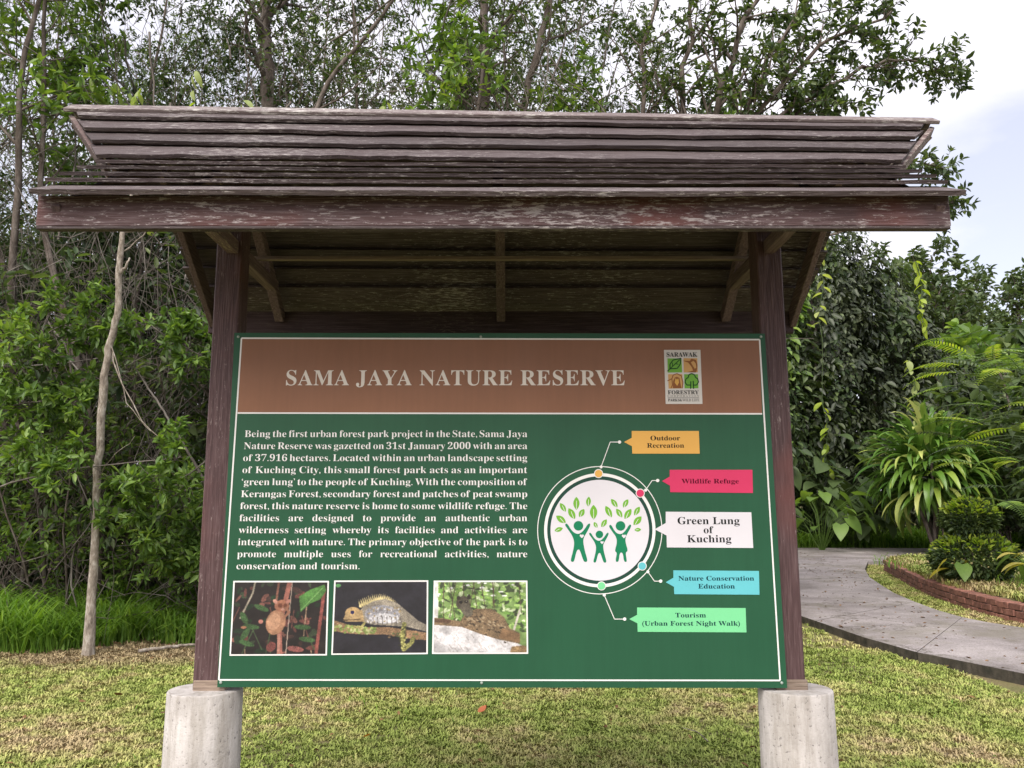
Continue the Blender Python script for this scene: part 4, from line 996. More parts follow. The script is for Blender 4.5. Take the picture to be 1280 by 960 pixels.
forest([(4, -4.1, 7.9, .88), (0, -3.1, 8.8, .95), (5, -2.2, 7.7, .86), (2, -1.5, 9.2, .95), (1, -2.9, 10.9, 1.05), (3, -4.2, 12.4, 1.1), (0, -6.0, 13.0, 1.15)],
       'slender tree of the wood rising above the left half of the shelter roof', 'slender trees above the left half of the roof')
forest([(2, -.6, 7.9, .86), (5, .4, 8.9, .90), (4, 1.2, 7.8, .80), (1, -.1, 11.0, 1.0), (3, 2.0, 9.0, .78), (0, .9, 12.2, 1.0), (4, -1.6, 12.9, 1.1), (2, 2.5, 11.2, .85)],
       'slender tree of the wood rising above the middle of the shelter roof', 'slender trees above the middle of the roof')
# leaning dark stems and two thick stems above the ridge
def stem_tree(name, pts, r0, label, cat='tree', leaf=None, seed=0, barkm=None, nb=14, klen=1.5, per=8, lsize=.1, parts=('trunk', 'crown'), frm=.45):
    r = np.random.RandomState(seed); pts = np.array(pts, float); n = 40; tt = np.linspace(0, len(pts)-1, n)
    q = np.array([[np.interp(t_, np.arange(len(pts)), pts[:, k]) for k in range(3)] for t_ in tt])
    q = np.array([q[max(0, i-2):i+3].mean(0) for i in range(n)]); q[0] = pts[0]; q[-1] = pts[-1]
    q[1:-1] += r.normal(size=(n-2, 3))*r0*.12; rad = np.linspace(r0, r0*.35, n)
    base = Vector(q[0]); segs = [(q, rad)]; tips = []
    if leaf:
        cfg = [None, dict(step=.3, wander=.14, up=.06, end=.3, kids=6, klen=klen*.45, angle=48, krad=.5, **{'from': .15}), dict(step=.2, wander=.15, up=.03, end=.5, kids=3, klen=klen*.22, angle=50, krad=.7, **{'from': .3}), dict(step=.12, wander=.15, end=.6)]
        for k in range(nb):
            f = frm+(1-frm)*(k+.5)/nb; i = int(f*(n-1)); dd = unit(q[min(n-1, i+1)]-q[i-1]); a = unit(np.cross(dd, r.normal(size=3)))
            grow(r, segs, tips, q[i], dd*.7+a*.8, klen*r.uniform(.6, 1.1), rad[i]*.5, 1, cfg)
    segs = [(a-np.array(base), b_) for a, b_ in segs]; tips = [(a-np.array(base), d_) for a, d_ in tips]
    root = empty(name, base, label, cat); put(parts[0], tubes_mesh(parts[0], segs, barkm or M['bark'], 7), root)
    if leaf: put(parts[1], leaves_mesh(parts[1], *whorls(r, tips, per, lsize, True), M[leaf], .42), root)
    return root
stem_tree('forest_tree', [(-3.75, 8.9, .15), (-3.8, 8.8, 4), (-3.85, 8.54, 7.95), (-3.91, 8.25, 9.9), (-3.9, 8.2, 12)], .17, 'thick pale grey trunk rising straight above the left part of the ridge', leaf='leaf_mid', seed=1, nb=12)
stem_tree('forest_tree', [(-3.3, 7.2, .15), (-3.0, 6.9, 4.5), (-2.6, 6.64, 7.17), (-1.56, 6.44, 8.4), (-.8, 6.3, 10)], .05, 'thin dark stem leaning to the right above the left half of the ridge', leaf='leaf_mid', seed=2, nb=7)
stem_tree('forest_tree', [(-.3, 8.2, .2), (-.35, 7.9, 4), (-.35, 7.62, 7.39), (-.35, 7.33, 9.2), (-.3, 7.3, 11.5)], .12, 'straight brown trunk above the middle of the ridge, with ragged bark', leaf='leaf_mid', seed=3, nb=10)
stem_tree('forest_tree', [(.1, 8.2, .2), (.15, 7.8, 4), (.19, 7.6, 7.45), (.66, 7.33, 9.2), (1.2, 7.3, 11)], .08, 'forked dark stem curving right beside the straight brown trunk', leaf='leaf_mid', seed=4, nb=10)
# spreading tree whose leafy branches reach out over the right end of the roof
sp = empty('spreading_tree', (2.0, 7.3, gz(7.3)), 'spreading tree whose leafy branches reach into the open sky at the upper right', 'tree')
r = np.random.RandomState(21); segs, tips = [], []; segs2, tips2 = [], []
def path_pts(P, n=14):
    P = np.array(P, float); tt = np.linspace(0, len(P)-1, n); return np.array([[np.interp(t_, np.arange(len(P)), P[:, k]) for k in range(3)] for t_ in tt])
cfgb = [None, dict(step=.22, wander=.12, up=.03, end=.4, kids=4, klen=.42, angle=45, krad=.6, **{'from': .15}), dict(step=.12, wander=.14, up=.02, end=.5)]
def limb(P, r0, nb, klen, frm=.35, sgs=None, tps=None):
    sgs = segs if sgs is None else sgs; tps = tips if tps is None else tps
    q = path_pts(P, 18); q[1:-1] += r.normal(size=(16, 3))*.03; rad = np.linspace(r0, r0*.18+.004, 18); sgs.append((q, rad))
    for k in range(nb):
        f = frm+(1-frm)*(k+.5)/nb; i = min(16, int(f*17)); dd = unit(q[i+1]-q[i]); a = unit(np.cross(dd, r.normal(size=3)))
        grow(r, sgs, tps, q[i], dd*.9+a*.75, klen*r.uniform(.55, 1.15)*(1.1-.5*f), max(.006, rad[i]*.5), 1, cfgb)
trunk_b = [(2.0, 7.3, 0), (2.05, 7.2, 2.5), (2.15, 7.0, 4.2)]
limb(trunk_b, .13, 0, 0)
limb([(2.15, 7.0, 4.2), (2.6, 6.6, 6.2), (3.1, 6.4, 7.9), (3.9, 6.2, 9.4)], .07, 22, 1.2, .35)
limb([(2.1, 7.0, 4.0), (2.5, 6.6, 5.6), (3.3, 6.3, 6.8), (4.2, 6.1, 7.7), (5.0, 6.0, 8.0)], .055, 28, .75, .35)
limb([(2.6, 6.7, 5.6), (3.6, 6.3, 6.75), (4.5, 6.15, 7.2), (5.2, 6.1, 7.38), (5.75, 6.14, 7.25)], .035, 26, .5, .25)
limb([(2.15, 7.0, 4.1), (2.3, 6.7, 6.0), (2.5, 6.5, 8.0), (2.7, 6.4, 10)], .06, 20, 1.2, .3)
limb([(2.1, 7.0, 4.0), (1.8, 6.8, 6.0), (1.9, 6.6, 8.0), (2.4, 6.5, 10)], .05, 18, 1.1, .35)
limb([(2.7, 6.7, 5.0), (3.4, 6.4, 6.3), (3.9, 6.3, 6.9), (4.4, 6.2, 6.85)], .03, 24, .6, .3)
limb([(2.3, 6.9, 4.4), (3.6, 6.6, 5.5), (4.6, 6.4, 5.9), (5.1, 6.3, 6.1), (5.6, 6.3, 6.08)], .025, 6, .34, .78)
limb([(2.3, 6.9, 4.2), (4.0, 6.6, 5.1), (5.2, 6.4, 5.42), (5.85, 6.4, 5.55)], .02, 4, .25, .86)
limb([(2.2, 7.0, 4.0), (2.9, 6.6, 6.1), (3.4, 6.35, 7.4), (4.2, 6.1, 8.6), (5.0, 6.0, 9.2)], .05, 22, .9, .35)
b0 = np.array(sp.location)
put('trunk', tubes_mesh('trunk', [(a-b0, c_) for a, c_ in segs], M['bark'], 7), sp)
put('crown', leaves_mesh('crown', *whorls(r, [(a-b0, d_) for a, d_ in tips], 13, .102, True), M['leaf_mid'], .45), sp)

# pale bare trunk standing in the lawn at the left
bt = empty('bare_tree', (-4.5, 5.30, gz(5.3)), 'slim bare tree with pale flaking bark standing on the lawn at the left', 'tree')
b0 = np.array(bt.location); r = np.random.RandomState(4)
q = path_pts([(-4.40, 5.30, .0), (-4.41, 5.28, 1.07), (-4.40, 5.19, 1.92), (-4.33, 5.02, 2.93), (-4.29, 4.98, 3.35), (-4.17, 4.90, 3.75), (-4.17, 4.82, 4.12), (-4.12, 4.75, 4.6), (-4.0, 4.7, 5.2)], 46)
q[1:-1] += r.normal(size=(44, 3))*.005; rad = np.interp(np.linspace(0, 1, 46), [0, .03, .08, .3, .8, 1], [.085, .058, .046, .041, .034, .010])*(1+r.normal(size=46)*.06)
segs = [(q-b0, rad)]
for P, r0 in (([(-4.12, 4.78, 4.55), (-3.9, 4.78, 4.6), (-3.45, 4.78, 4.65)], .013), ([(-4.14, 4.8, 4.3), (-3.95, 4.8, 4.5), (-3.8, 4.8, 4.7)], .01),
              ([(-4.26, 4.97, 3.3), (-4.1, 4.9, 2.95), (-3.75, 4.8, 2.45), (-3.55, 4.8, 2.3)], .012), ([(-4.26, 4.97, 3.35), (-4.0, 4.9, 2.7), (-3.7, 4.8, 2.4)], .009),
              ([(-4.45, 5.2, 1.9), (-4.2, 5.0, 2.1), (-3.9, 4.9, 2.35)], .008), ([(-4.15, 4.83, 4.1), (-4.08, 4.8, 4.18), (-4.05, 4.8, 4.26)], .02)):
    segs.append((path_pts(P, 9)-b0+r.normal(size=(9, 3))*.008, np.linspace(r0, r0*.4, 9)))
put('trunk', tubes_mesh('trunk', segs, M['bark_pale'], 10), bt)

# dry grey branches hanging in front of the wood at the left
for pts, r0, lb in (([(-3.0, 5.6, .95), (-3.35, 5.5, 1.9), (-3.8, 5.4, 2.65), (-4.2, 5.4, 3.2)], .022, 'long dry branch slanting down to the left post from the bare trunk'),
                    ([(-2.75, 5.4, 2.45), (-3.2, 5.3, 2.2), (-3.5, 5.3, 1.95), (-3.9, 5.3, 1.9)], .014, 'short forked dry branch beside the left post'),
                    ([(-4.6, 5.6, 3.0), (-4.9, 5.5, 2.2), (-4.55, 5.5, 1.5), (-4.95, 5.5, .95)], .012, 'thin broken branch dangling left of the bare trunk')):
    stem_tree('dry_branch', pts, r0, lb, 'branch', None, 31, M['twig'])

# leafy branches reaching out of the wood in front of its dark interior
for i, (pts, lb, mt) in enumerate([([(-5.9, 5.5, 1.75), (-5.3, 5.2, 1.9), (-4.55, 5.0, 2.03), (-3.35, 5.0, 2.15)], 'long leafy branch crossing in front of the bare trunk at mid height', 'leaf_bright'),
                       ([(-6.4, 5.8, 3.0), (-5.6, 5.4, 3.35), (-4.9, 5.2, 3.65), (-4.3, 5.3, 3.7)], 'bright leafy branch high at the left, ending just left of the bare trunk', 'leaf_bright'),
                       ([(-2.9, 6.2, 2.2), (-3.3, 5.7, 2.0), (-3.8, 5.5, 1.7), (-4.05, 5.4, 1.4)], 'leafy branch hanging down between the bare trunk and the left post', 'leaf_bright'),
                       ([(-6.3, 5.8, 2.5), (-5.6, 5.6, 2.8), (-4.9, 5.5, 2.85)], 'leafy branch at the left edge below the highest one', 'leaf_bright'),
                       ([(-3.0, 6.3, 1.0), (-3.3, 5.9, 1.25), (-3.7, 5.8, 1.2)], 'low leafy branch over the tall grass left of the left post', 'leaf_bright'),
                       ([(-4.6, 6.2, 4.0), (-4.0, 5.9, 3.6), (-3.6, 5.8, 3.4)], 'leafy branch right of the bare trunk under the eave', 'leaf_bright')]):
    stem_tree('leafy_branch', pts, .013, lb, 'branch', mt, 400+i, M['twig'], 13, .52, 6, .112, ('stem', 'foliage'), .22)['group'] = 'leafy branches at the left'
# understory shrubs along the edge of the wood
shr = [dict(step=.25, wander=.10, up=.02, end=.3, kids=9, klen=1.0, angle=55, krad=.5, **{'from': .2}), dict(step=.18, wander=.12, up=.05, end=.4, kids=5, klen=.42, angle=48, krad=.6, **{'from': .2}), dict(step=.1, wander=.12, up=.04, end=.5)]
sp1 = [make_plant('leafy_shrub', 200+i, shr, 2.6, .02, 12, .098, M['leaf_bright'], M['bark'], 5, .35, True, .42, .15, .2, 'foliage', 'stems') for i in range(3)]
sp2 = [make_plant('dark_shrub', 210+i, shr, 2.6, .02, 7, .10, M['leaf_mid'], M['bark'], 5, .4, True, .42, .2, .2, 'foliage', 'stems') for i in range(2)]
lab = [('bright green leafy shrub reaching past the bare trunk on its left', -5.6, 6.9, 1.1, 0), ('bright green shrub low at the left picture edge of the wood', -6.9, 6.9, 1.1, 1), ('tall bright shrub behind the bare trunk at mid height', -4.6, 7.3, .95, 2),
       ('bright green shrub between the bare trunk and the left post', -3.6, 7.0, .62, 0), ('small bright shrub close against the left post', -2.7, 6.9, .75, 1), ('bright green shrub deep at the far left of the wood', -7.6, 7.4, 1.5, 2)]
us = set()
for lb, x, y, s, k in lab: place(sp1[k], k not in us, x, y, rs.uniform(0, 6.28), s, lb, 'shrub', 'bright shrubs at the edge of the wood'); us.add(k)
us = set()
for i, (x, y, s) in enumerate([(-6.0, 7.8, 1.7), (-4.8, 8.0, 1.8), (-3.4, 7.7, 1.6), (-2.2, 7.4, 1.6), (-7.2, 8.3, 1.9), (-1.0, 7.3, 1.7), (.3, 7.4, 1.8), (.9, 8.3, 1.4), (-8.4, 8.6, 2.0), (-5.4, 9.4, 2.4), (-2.6, 9.5, 2.3), (-.2, 9.8, 2.5), (-3.9, 9.0, 2.6)]):
    k = i % 2; place(sp2[k], k not in us, x, y, rs.uniform(0, 6.28), s, 'dark leafy shrub filling the wood behind the bright edge shrubs', 'shrub', 'dark shrubs inside the wood'); us.add(k)
# bushy leafy clumps high above the roof
hi = make_plant('bushy_tree', 230, [dict(step=.5, wander=.06, up=.03, end=.3, kids=12, klen=1.4, angle=55, krad=.5, **{'from': .62}), shr[0] | dict(kids=7, klen=.55), dict(step=.14, wander=.12, up=.05, end=.5, kids=3, klen=.28, angle=50, krad=.6), dict(step=.1, wander=.1, end=.6)], 8.0, .07, 8, .15, M['leaf_bright'], M['bark'], 1, .05, True, .36)
for i, (x, y, s, lb) in enumerate([(-1.35, 6.9, .98, 'bushy tree whose clump of long leaves stands above the roof left of its middle'), (.95, 7.1, .92, 'bushy bright leaved tree above the roof just right of the ridge middle'),
                                   (-5.2, 7.0, 1.12, 'bushy bright leaved tree at the top left corner of the wood'), (-7.0, 7.6, 1.2, 'bushy bright leaved tree farthest to the left in the wood'), (2.9, 7.6, .88, 'bushy bright leaved tree beside the spreading tree')]):
    place(hi, i == 0, x, y, i*1.9, s, lb, 'tree', 'bushy bright leaved trees')

# tangle of dry twigs and lianas, nobody could count them
r = np.random.RandomState(77); segs = []
for i in range(3600):
    y = r.uniform(6.3, 12); x = r.uniform(-1, .38)*(y+3.6)*.68-.3; z = gz(y)+r.uniform(.2, 9.5)*(0.75+.25*r.rand()); Ln = r.uniform(.6, 2.6)
    d = unit(np.array([r.normal()*.55, r.normal()*.4, r.choice([-1, 1])*r.uniform(.4, 1.2)])); p = np.array([x, y, z]); pts = [p]
    for k in range(5): d = unit(d+r.normal(size=3)*.17); p = p+d*Ln/5; pts.append(p)
    pts = np.array(pts); pts[:, 2] = np.maximum(pts[:, 2], gz(y)+.02)
    segs.append((pts, np.linspace(1, .5, 6)*r.choice([.004, .006, .010, .016], p=[.45, .33, .16, .06])))
for i in range(1000):                    # finer tangle along the near edge of the wood
    y = r.uniform(5.9, 7.8); x = r.uniform(-9, -1.2); z = gz(y)+.5+r.uniform(0, 4.6); Ln = r.uniform(.5, 1.9)
    d = unit(np.array([r.normal()*.7, r.normal()*.3, r.choice([-1, 1])*r.uniform(.2, 1.2)])); p = np.array([x, y, z]); pts = [p]
    for k in range(5): d = unit(d+r.normal(size=3)*.2); p = p+d*Ln/5; pts.append(p)
    pts = np.array(pts); pts[:, 2] = np.maximum(pts[:, 2], gz(y)+.1); segs.append((pts, np.linspace(1, .45, 6)*r.choice([.003, .0045, .008], p=[.5, .35, .15])))
tag(put('twig_tangle', tubes_mesh('twig_tangle', segs, M['twig'], 4)), 'tangle of dry grey twigs and lianas through the wood', kind='stuff')
# dark mass of undergrowth deep in the wood
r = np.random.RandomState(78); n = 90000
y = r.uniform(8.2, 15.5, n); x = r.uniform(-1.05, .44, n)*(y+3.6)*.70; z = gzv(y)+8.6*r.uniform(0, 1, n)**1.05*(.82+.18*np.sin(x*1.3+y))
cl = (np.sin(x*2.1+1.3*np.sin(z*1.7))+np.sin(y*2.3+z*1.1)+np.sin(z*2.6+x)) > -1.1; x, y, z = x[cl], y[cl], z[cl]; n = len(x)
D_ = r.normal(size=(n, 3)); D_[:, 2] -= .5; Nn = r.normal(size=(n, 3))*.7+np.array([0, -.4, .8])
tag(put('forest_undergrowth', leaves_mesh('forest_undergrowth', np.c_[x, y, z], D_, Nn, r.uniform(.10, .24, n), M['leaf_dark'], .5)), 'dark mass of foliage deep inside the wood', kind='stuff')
r = np.random.RandomState(79); n = 150000
y = r.uniform(8.0, 16.0, n); x = r.uniform(-1.05, .30, n)*(y+3.6)*.70; z = 4.2+8.6*r.uniform(0, 1, n)**1.25*(.8+.2*np.sin(x*1.1+y*.7))*(y/16)**.35
cl = (np.sin(x*1.7+1.5*np.sin(z*1.2+y))+np.sin(y*2.9+z*1.3)+np.sin(z*2.9+x*1.9)+r.normal(size=n)*.35) > .05; x, y, z = x[cl], y[cl], z[cl]; n = len(x)
D_ = r.normal(size=(n, 3)); D_[:, 2] -= .5; Nn = r.normal(size=(n, 3))*.7+np.array([0, -.3, .9])
tag(put('canopy_foliage', leaves_mesh('canopy_foliage', np.c_[x, y, z], D_, Nn, r.uniform(.05, .12, n), M['leaf_mid'], .48)), 'small leaved canopy of the wood above the roof line', kind='stuff')
# tall grass and ferns at the foot of the wood
def blades(n, xf, yf, h, w, r, lift=0.0):
    V = []; x = xf(n); y = yf(x, n); az = r.uniform(0, 2*np.pi, n); hh = h*r.uniform(.45, 1.15, n)*(.72+.33*np.sin(x*2.3+1.3*np.sin(y*2.1))*np.sin(x*.9+y*1.7)); ln = hh*r.uniform(.5, 1.35, n)
    dx, dy = np.cos(az), np.sin(az); z = gzv(y)-.02+lift; ww = w*r.uniform(.6, 1.3, n)
    sx_, sy_ = -dy*ww/2, dx*ww/2
    def P(f, zf, s): return np.c_[x+dx*ln*f+sx_*s, y+dy*ln*f+sy_*s, z+hh*zf]
    A = np.stack([P(0, 0, -.7), P(0, 0, .7), P(.18, .55, -1), P(.18, .55, 1), P(.55, .86, -.8), P(.55, .86, .8), P(1, .70, 0)], 1).reshape(-1, 3)
    k = (np.arange(n)*7)[:, None]
    return A, [np.r_[k+np.array([[0, 1, 3, 2]]), k+np.array([[2, 3, 5, 4]])], k+np.array([[4, 5, 6]])]
r = np.random.RandomState(80)
A, F = blades(17000, lambda n: r.uniform(-9, 1.5, n), lambda x, n: 5.7+.28*np.sin(x*1.3)+.15*np.sin(x*4.1)+r.uniform(0, 1, n)**1.2*1.9+np.clip(-4.2-x, 0, 3)*-.12, .68, .017, r)
tag(put('tall_grass', fmesh('tall_grass', A, F, M['grassblade'])), 'bright tall grass along the foot of the wood', kind='stuff')
def frond(Ln, n, leafl, droop, r, w=.28):
    """one pinnate frond along +y, bending down"""
    P, D, Nn, S = [], [], [], []; sp_ = []
    for i in range(n+1):
        t_ = i/n; sp_.append((0, Ln*t_*math.cos(droop*t_*.6), Ln*(.32*t_-droop*.55*t_*t_)))
    sp_ = np.array(sp_)
    for i in range(2, n+1):
        t_ = i/n; l = leafl*math.sin(min(1, t_*1.15+.12)*math.pi*.93)**.6*(1-.25*t_)
        for s_ in (-1, 1): P.append(sp_[i]); D.append((s_*1.0, .45, -.12)); Nn.append((r.normal()*.1, 0, 1)); S.append(max(.02, l)*r.uniform(.9, 1.1))
    return sp_, np.array(P), np.array(D), np.array(Nn), np.array(S)
def fern(name, seed, nf, Ln, leafl, mat, rise=.5, npair=16, droop=1.0, aspect=.26):
    r = np.random.RandomState(seed); root = empty(name)
    for k in range(nf):
        s_, P, D, Nn, S = frond(Ln*r.uniform(.75, 1.1), npair, leafl, droop*r.uniform(.7, 1.2), r)
        V, F = leaf_arrays(P, D, Nn, S, aspect)
        tm = tubes_mesh('frond', [(s_, np.linspace(.008, .002, len(s_)))], mat, 3)
        tv = np.array([v.co[:] for v in tm.vertices]); tf = np.array([p.vertices[:] for p in tm.polygons])
        me = fmesh('frond', np.vstack([V, tv]), [F, tf+len(V)], mat); bpy.data.meshes.remove(tm)
        put('frond', me, root, (0, 0, 0), (rise*r.uniform(.6, 1.3), r.normal()*.15, 2*math.pi*k/nf+r.uniform(-.3, .3)))
    return root
fn = fern('fern', 5, 8, .85, .20, M['leaf_bright'], .55)
for i, (x, y, s, lb) in enumerate([(-3.35, 6.35, 1.0, 'green fern in the tall grass between the bare trunk and the left post'), (-2.75, 6.1, .9, 'green fern right beside the foot of the left post'), (-5.5, 6.3, .8, 'green fern in the tall grass left of the bare trunk'), (-4.3, 6.9, 1.3, 'large fern in shade behind the bare trunk')]):
    place(fn, i == 0, x, y, i*1.1, s, lb, 'fern', 'ferns at the foot of the wood')
hf = fern('hanging_fern', 9, 7, 1.0, .24, M['leaf_mid'], .35)
for i, (x, y, z, s, lb) in enumerate([(-3.35, 6.6, 2.3, .9, 'dark fern clump at head height between the bare trunk and the left post'), (-2.9, 6.7, 1.75, .8, 'lower dark fern clump near the left post'), (-5.0, 6.9, 1.3, .9, 'grey green fern in the shade low at the left')]):
    place(hf, i == 0, x, y, i*1.4, s, lb, 'fern', 'ferns hanging in the wood', dz=z)

# leafy sprigs with big pale leaves seen just above the ridge
def big_leaf_mesh(Ln, W, mat, droop=.3, n=6, heart=False, fold=.12):
    V = []; F = []
    for i in range(n+1):
        t_ = i/n; w_ = W/2*(math.sin(math.pi*min(1, t_*.93+.07))**.75 if not heart else (math.sin(math.pi*(t_*.62+.38))**.9 if t_ > .0 else .6))
        if i == n: w_ = W*.01
        y_ = Ln*(t_-droop*.25*t_*t_); z_ = -droop*Ln*t_*t_
        V += [(-w_, y_-(.12*Ln if heart and i == 0 else 0), z_+fold*w_*1.5), (0, y_, z_), (w_, y_-(.12*Ln if heart and i == 0 else 0), z_+fold*w_*1.5)]
    for i in range(n):
        a = i*3; F += [(a, a+1, a+4, a+3), (a+1, a+2, a+5, a+4)]
    return fmesh('leaf', V, [np.array(F)], mat, True)
pl_me = [big_leaf_mesh(.24, .085, M['leaf_pale'], .5, 5), big_leaf_mesh(.20, .075, M['leaf_yellow'], .6, 5)]
for i, (x, y, z, lb, n_) in enumerate([(-4.68, 5.9, 6.75, 'drooping sprig of pale leaves above the left end of the ridge', 9), (-4.01, 5.9, 7.0, 'sprig of three large pale hanging leaves above the ridge', 5), (-3.38, 5.9, 6.6, 'sprig of pale leaves rising over the ridge, right of the other two sprigs', 6), (-1.5, 5.4, 6.3, 'small yellow green sprig over the left half of the ridge', 5)]):
    sg = empty('leaf_sprig', (x, y, z), lb, 'sprig', 'pale leaf sprigs above the ridge'); r = np.random.RandomState(60+i)
    st = path_pts([(0.1, .6, -1.2), (.05, .2, -.4), (0, 0, 0), (.12, -.05, .12)], 10); put('stem', tubes_mesh('stem', [(st, np.linspace(.012, .004, 10))], M['leaf_mid'], 4), sg)
    for k in range(n_):
        t_ = r.uniform(.55, 1); f = t_*9; q = st[min(9, int(f))]
        put('leaf', pl_me[k % 2], sg, q, (r.uniform(-1.5, -.3), r.uniform(-.5, .5), r.uniform(0, 6.28)), r.uniform(.6, .95))

# ------------------------------------------------------------------ right side
# vine covered trees beyond the path
def vine_tree(seed, h, rx, ry, n, mat, lsize=.2):
    r = np.random.RandomState(seed); root = empty('vine_covered_tree')
    segs = [(path_pts([(0, 0, -.1), (.2, .1, h*.4), (-.1, 0, h*.85)], 12), np.linspace(.28, .08, 12))]
    for k in range(5): a = r.uniform(0, 6.28); segs.append((path_pts([(.1, 0, h*(.3+.1*k)), (math.cos(a)*rx*.6, math.sin(a)*ry*.6, h*(.5+.1*k))], 8), np.linspace(.1, .03, 8)))
    put('trunk', tubes_mesh('trunk', segs, M['bark'], 7), root)
    # curtains: leaves follow strands that hang down the outside
    ns = n//42; P, D, Nn, S = [], [], [], []; lit = []
    for i in range(ns):
        a = r.uniform(0, 6.28); zt = h*(1-.75*r.rand()**1.3); k = math.sqrt(max(.02, 1-((zt/h-.45)/.62)**2)); bump_ = .78+.26*math.sin(a*3+seed)*math.sin(zt*1.1+seed)+r.normal()*.07
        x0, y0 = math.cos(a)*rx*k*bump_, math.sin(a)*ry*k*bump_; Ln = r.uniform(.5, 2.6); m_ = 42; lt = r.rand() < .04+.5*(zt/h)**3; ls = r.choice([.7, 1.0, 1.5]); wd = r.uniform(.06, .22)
        for j in range(m_):
            t_ = j/m_; out = 1-.10*t_; P.append((x0*out+r.normal()*wd, y0*out+r.normal()*wd, max(.1, zt-Ln*t_+r.normal()*.06)))
            D.append((math.cos(a)*.5+r.normal()*.6, math.sin(a)*.5+r.normal()*.6, -.7+r.normal()*.3)); lit.append(lt); Nn.append((math.cos(a)*.8+r.normal()*.3, math.sin(a)*.8+r.normal()*.3, .5)); S.append(ls*lsize*r.uniform(.5, 1.3))
    P, D, Nn, S, lit = map(np.array, (P, D, Nn, S, lit))
    put('foliage', leaves_mesh('foliage', P[~lit], D[~lit], Nn[~lit], S[~lit], mat, .5), root)
    put('lit_foliage', leaves_mesh('lit_foliage', P[lit], D[lit], Nn[lit], S[lit]*.9, M['leaf_bright'] if mat == M['leaf_mid'] else M['leaf_mid'], .55), root)  # strands in a lighter leaf colour, mostly high up, painted as light on them
    return root
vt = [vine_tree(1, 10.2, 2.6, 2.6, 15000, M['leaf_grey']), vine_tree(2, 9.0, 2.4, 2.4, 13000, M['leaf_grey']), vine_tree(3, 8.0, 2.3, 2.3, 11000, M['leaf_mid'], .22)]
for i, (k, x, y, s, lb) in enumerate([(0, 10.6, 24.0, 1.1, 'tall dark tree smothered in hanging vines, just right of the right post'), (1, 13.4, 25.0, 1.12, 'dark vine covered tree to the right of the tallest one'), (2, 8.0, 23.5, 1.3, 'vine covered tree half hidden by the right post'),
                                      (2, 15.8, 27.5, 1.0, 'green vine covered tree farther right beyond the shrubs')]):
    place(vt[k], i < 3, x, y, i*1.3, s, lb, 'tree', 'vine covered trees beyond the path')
# palms' dark hanging mass under them
r = np.random.RandomState(90); n = 26000
x = r.uniform(5, 24, n); y = 23.0+r.uniform(0, 4, n)+.8*np.sin(x*1.1)+np.clip(x-17, 0, 9)*-.3; z = gzv(y)+5.5*r.uniform(0, 1, n)*(.7+.3*np.sin(x*.9))
D_ = r.normal(size=(n, 3))*.6; D_[:, 2] -= .9
tag(put('background_foliage', leaves_mesh('background_foliage', np.c_[x, y, z], D_, r.normal(size=(n, 3))*.6+np.array([0, -.5, .6]), r.uniform(.14, .34, n), M['leaf_grey'], .38)), 'dark foliage mass beyond the path under the vine covered trees', kind='stuff')
# distant tree line against the sky
far_t = make_plant('distant_tree', 300, [dict(step=1, wander=.05, up=.03, end=.3, kids=16, klen=5.5, angle=60, krad=.5, **{'from': .3}), dict(step=.7, wander=.14, up=.06, end=.3, kids=7, klen=2.2, angle=50, krad=.5, **{'from': .2}), dict(step=.4, wander=.14, up=.04, end=.4, kids=4, klen=1.0, angle=50, krad=.6), dict(step=.3, wander=.1, end=.6)], 15, .3, 8, .42, M['leaf_olive'], M['bark'], 1, .05, True, .55)
for i, (x, y, s) in enumerate([(22.5, 40, .98), (26, 45, .98), (30.5, 50, 1.0), (35, 51, 1.1), (28, 40, .75), (40, 52, 1.25), (46, 54, 1.3), (52, 55, 1.3), (33, 44, .8), (17, 42, 1.0), (12, 44, 1.0), (38, 46, .9)]):
    place(far_t, i == 0, x, y, i*2.1, s, 'rounded olive green tree in the distant tree line at the right', 'tree', 'distant trees on the skyline')
# broad shrubs on the right
bs = [make_plant('broad_shrub', 310+i, shr, 2.7, .03, 9, .20, M['leaf_mid'] if i else M['leaf_bright'], M['bark'], 7, .5, True, .55, .2, .3, 'foliage', 'stems') for i in range(2)]
us = set()
for i, (k, x, y, s, lb) in enumerate([(0, 16.2, 18.0, 2.3, 'tall sunlit shrub with large yellow green leaves at the right edge'), (1, 16.5, 21.5, 2.1, 'large green shrub below the distant tree line'), (1, 13.8, 18.9, 1.15, 'dark rounded shrub behind the pale concrete block'), (0, 19.0, 23.5, 2.2, 'far yellow green shrub at the right below the skyline'),
                                      (1, 18.5, 19.5, 2.2, 'big dark shrub at the right beyond the cross path'), (0, 20.4, 27.0, 2.3, 'yellow green shrub farthest back below the skyline'), (1, 20.5, 26, 2.9, 'tall green shrub in the gap below the skyline'), (1, 15.0, 15.2, 1.7, 'dark shrub behind the tall sunlit shrub')]):
    place(bs[k], k not in us, x, y, i*1.7, s, lb, 'shrub', 'broad shrubs on the right'); us.add(k)
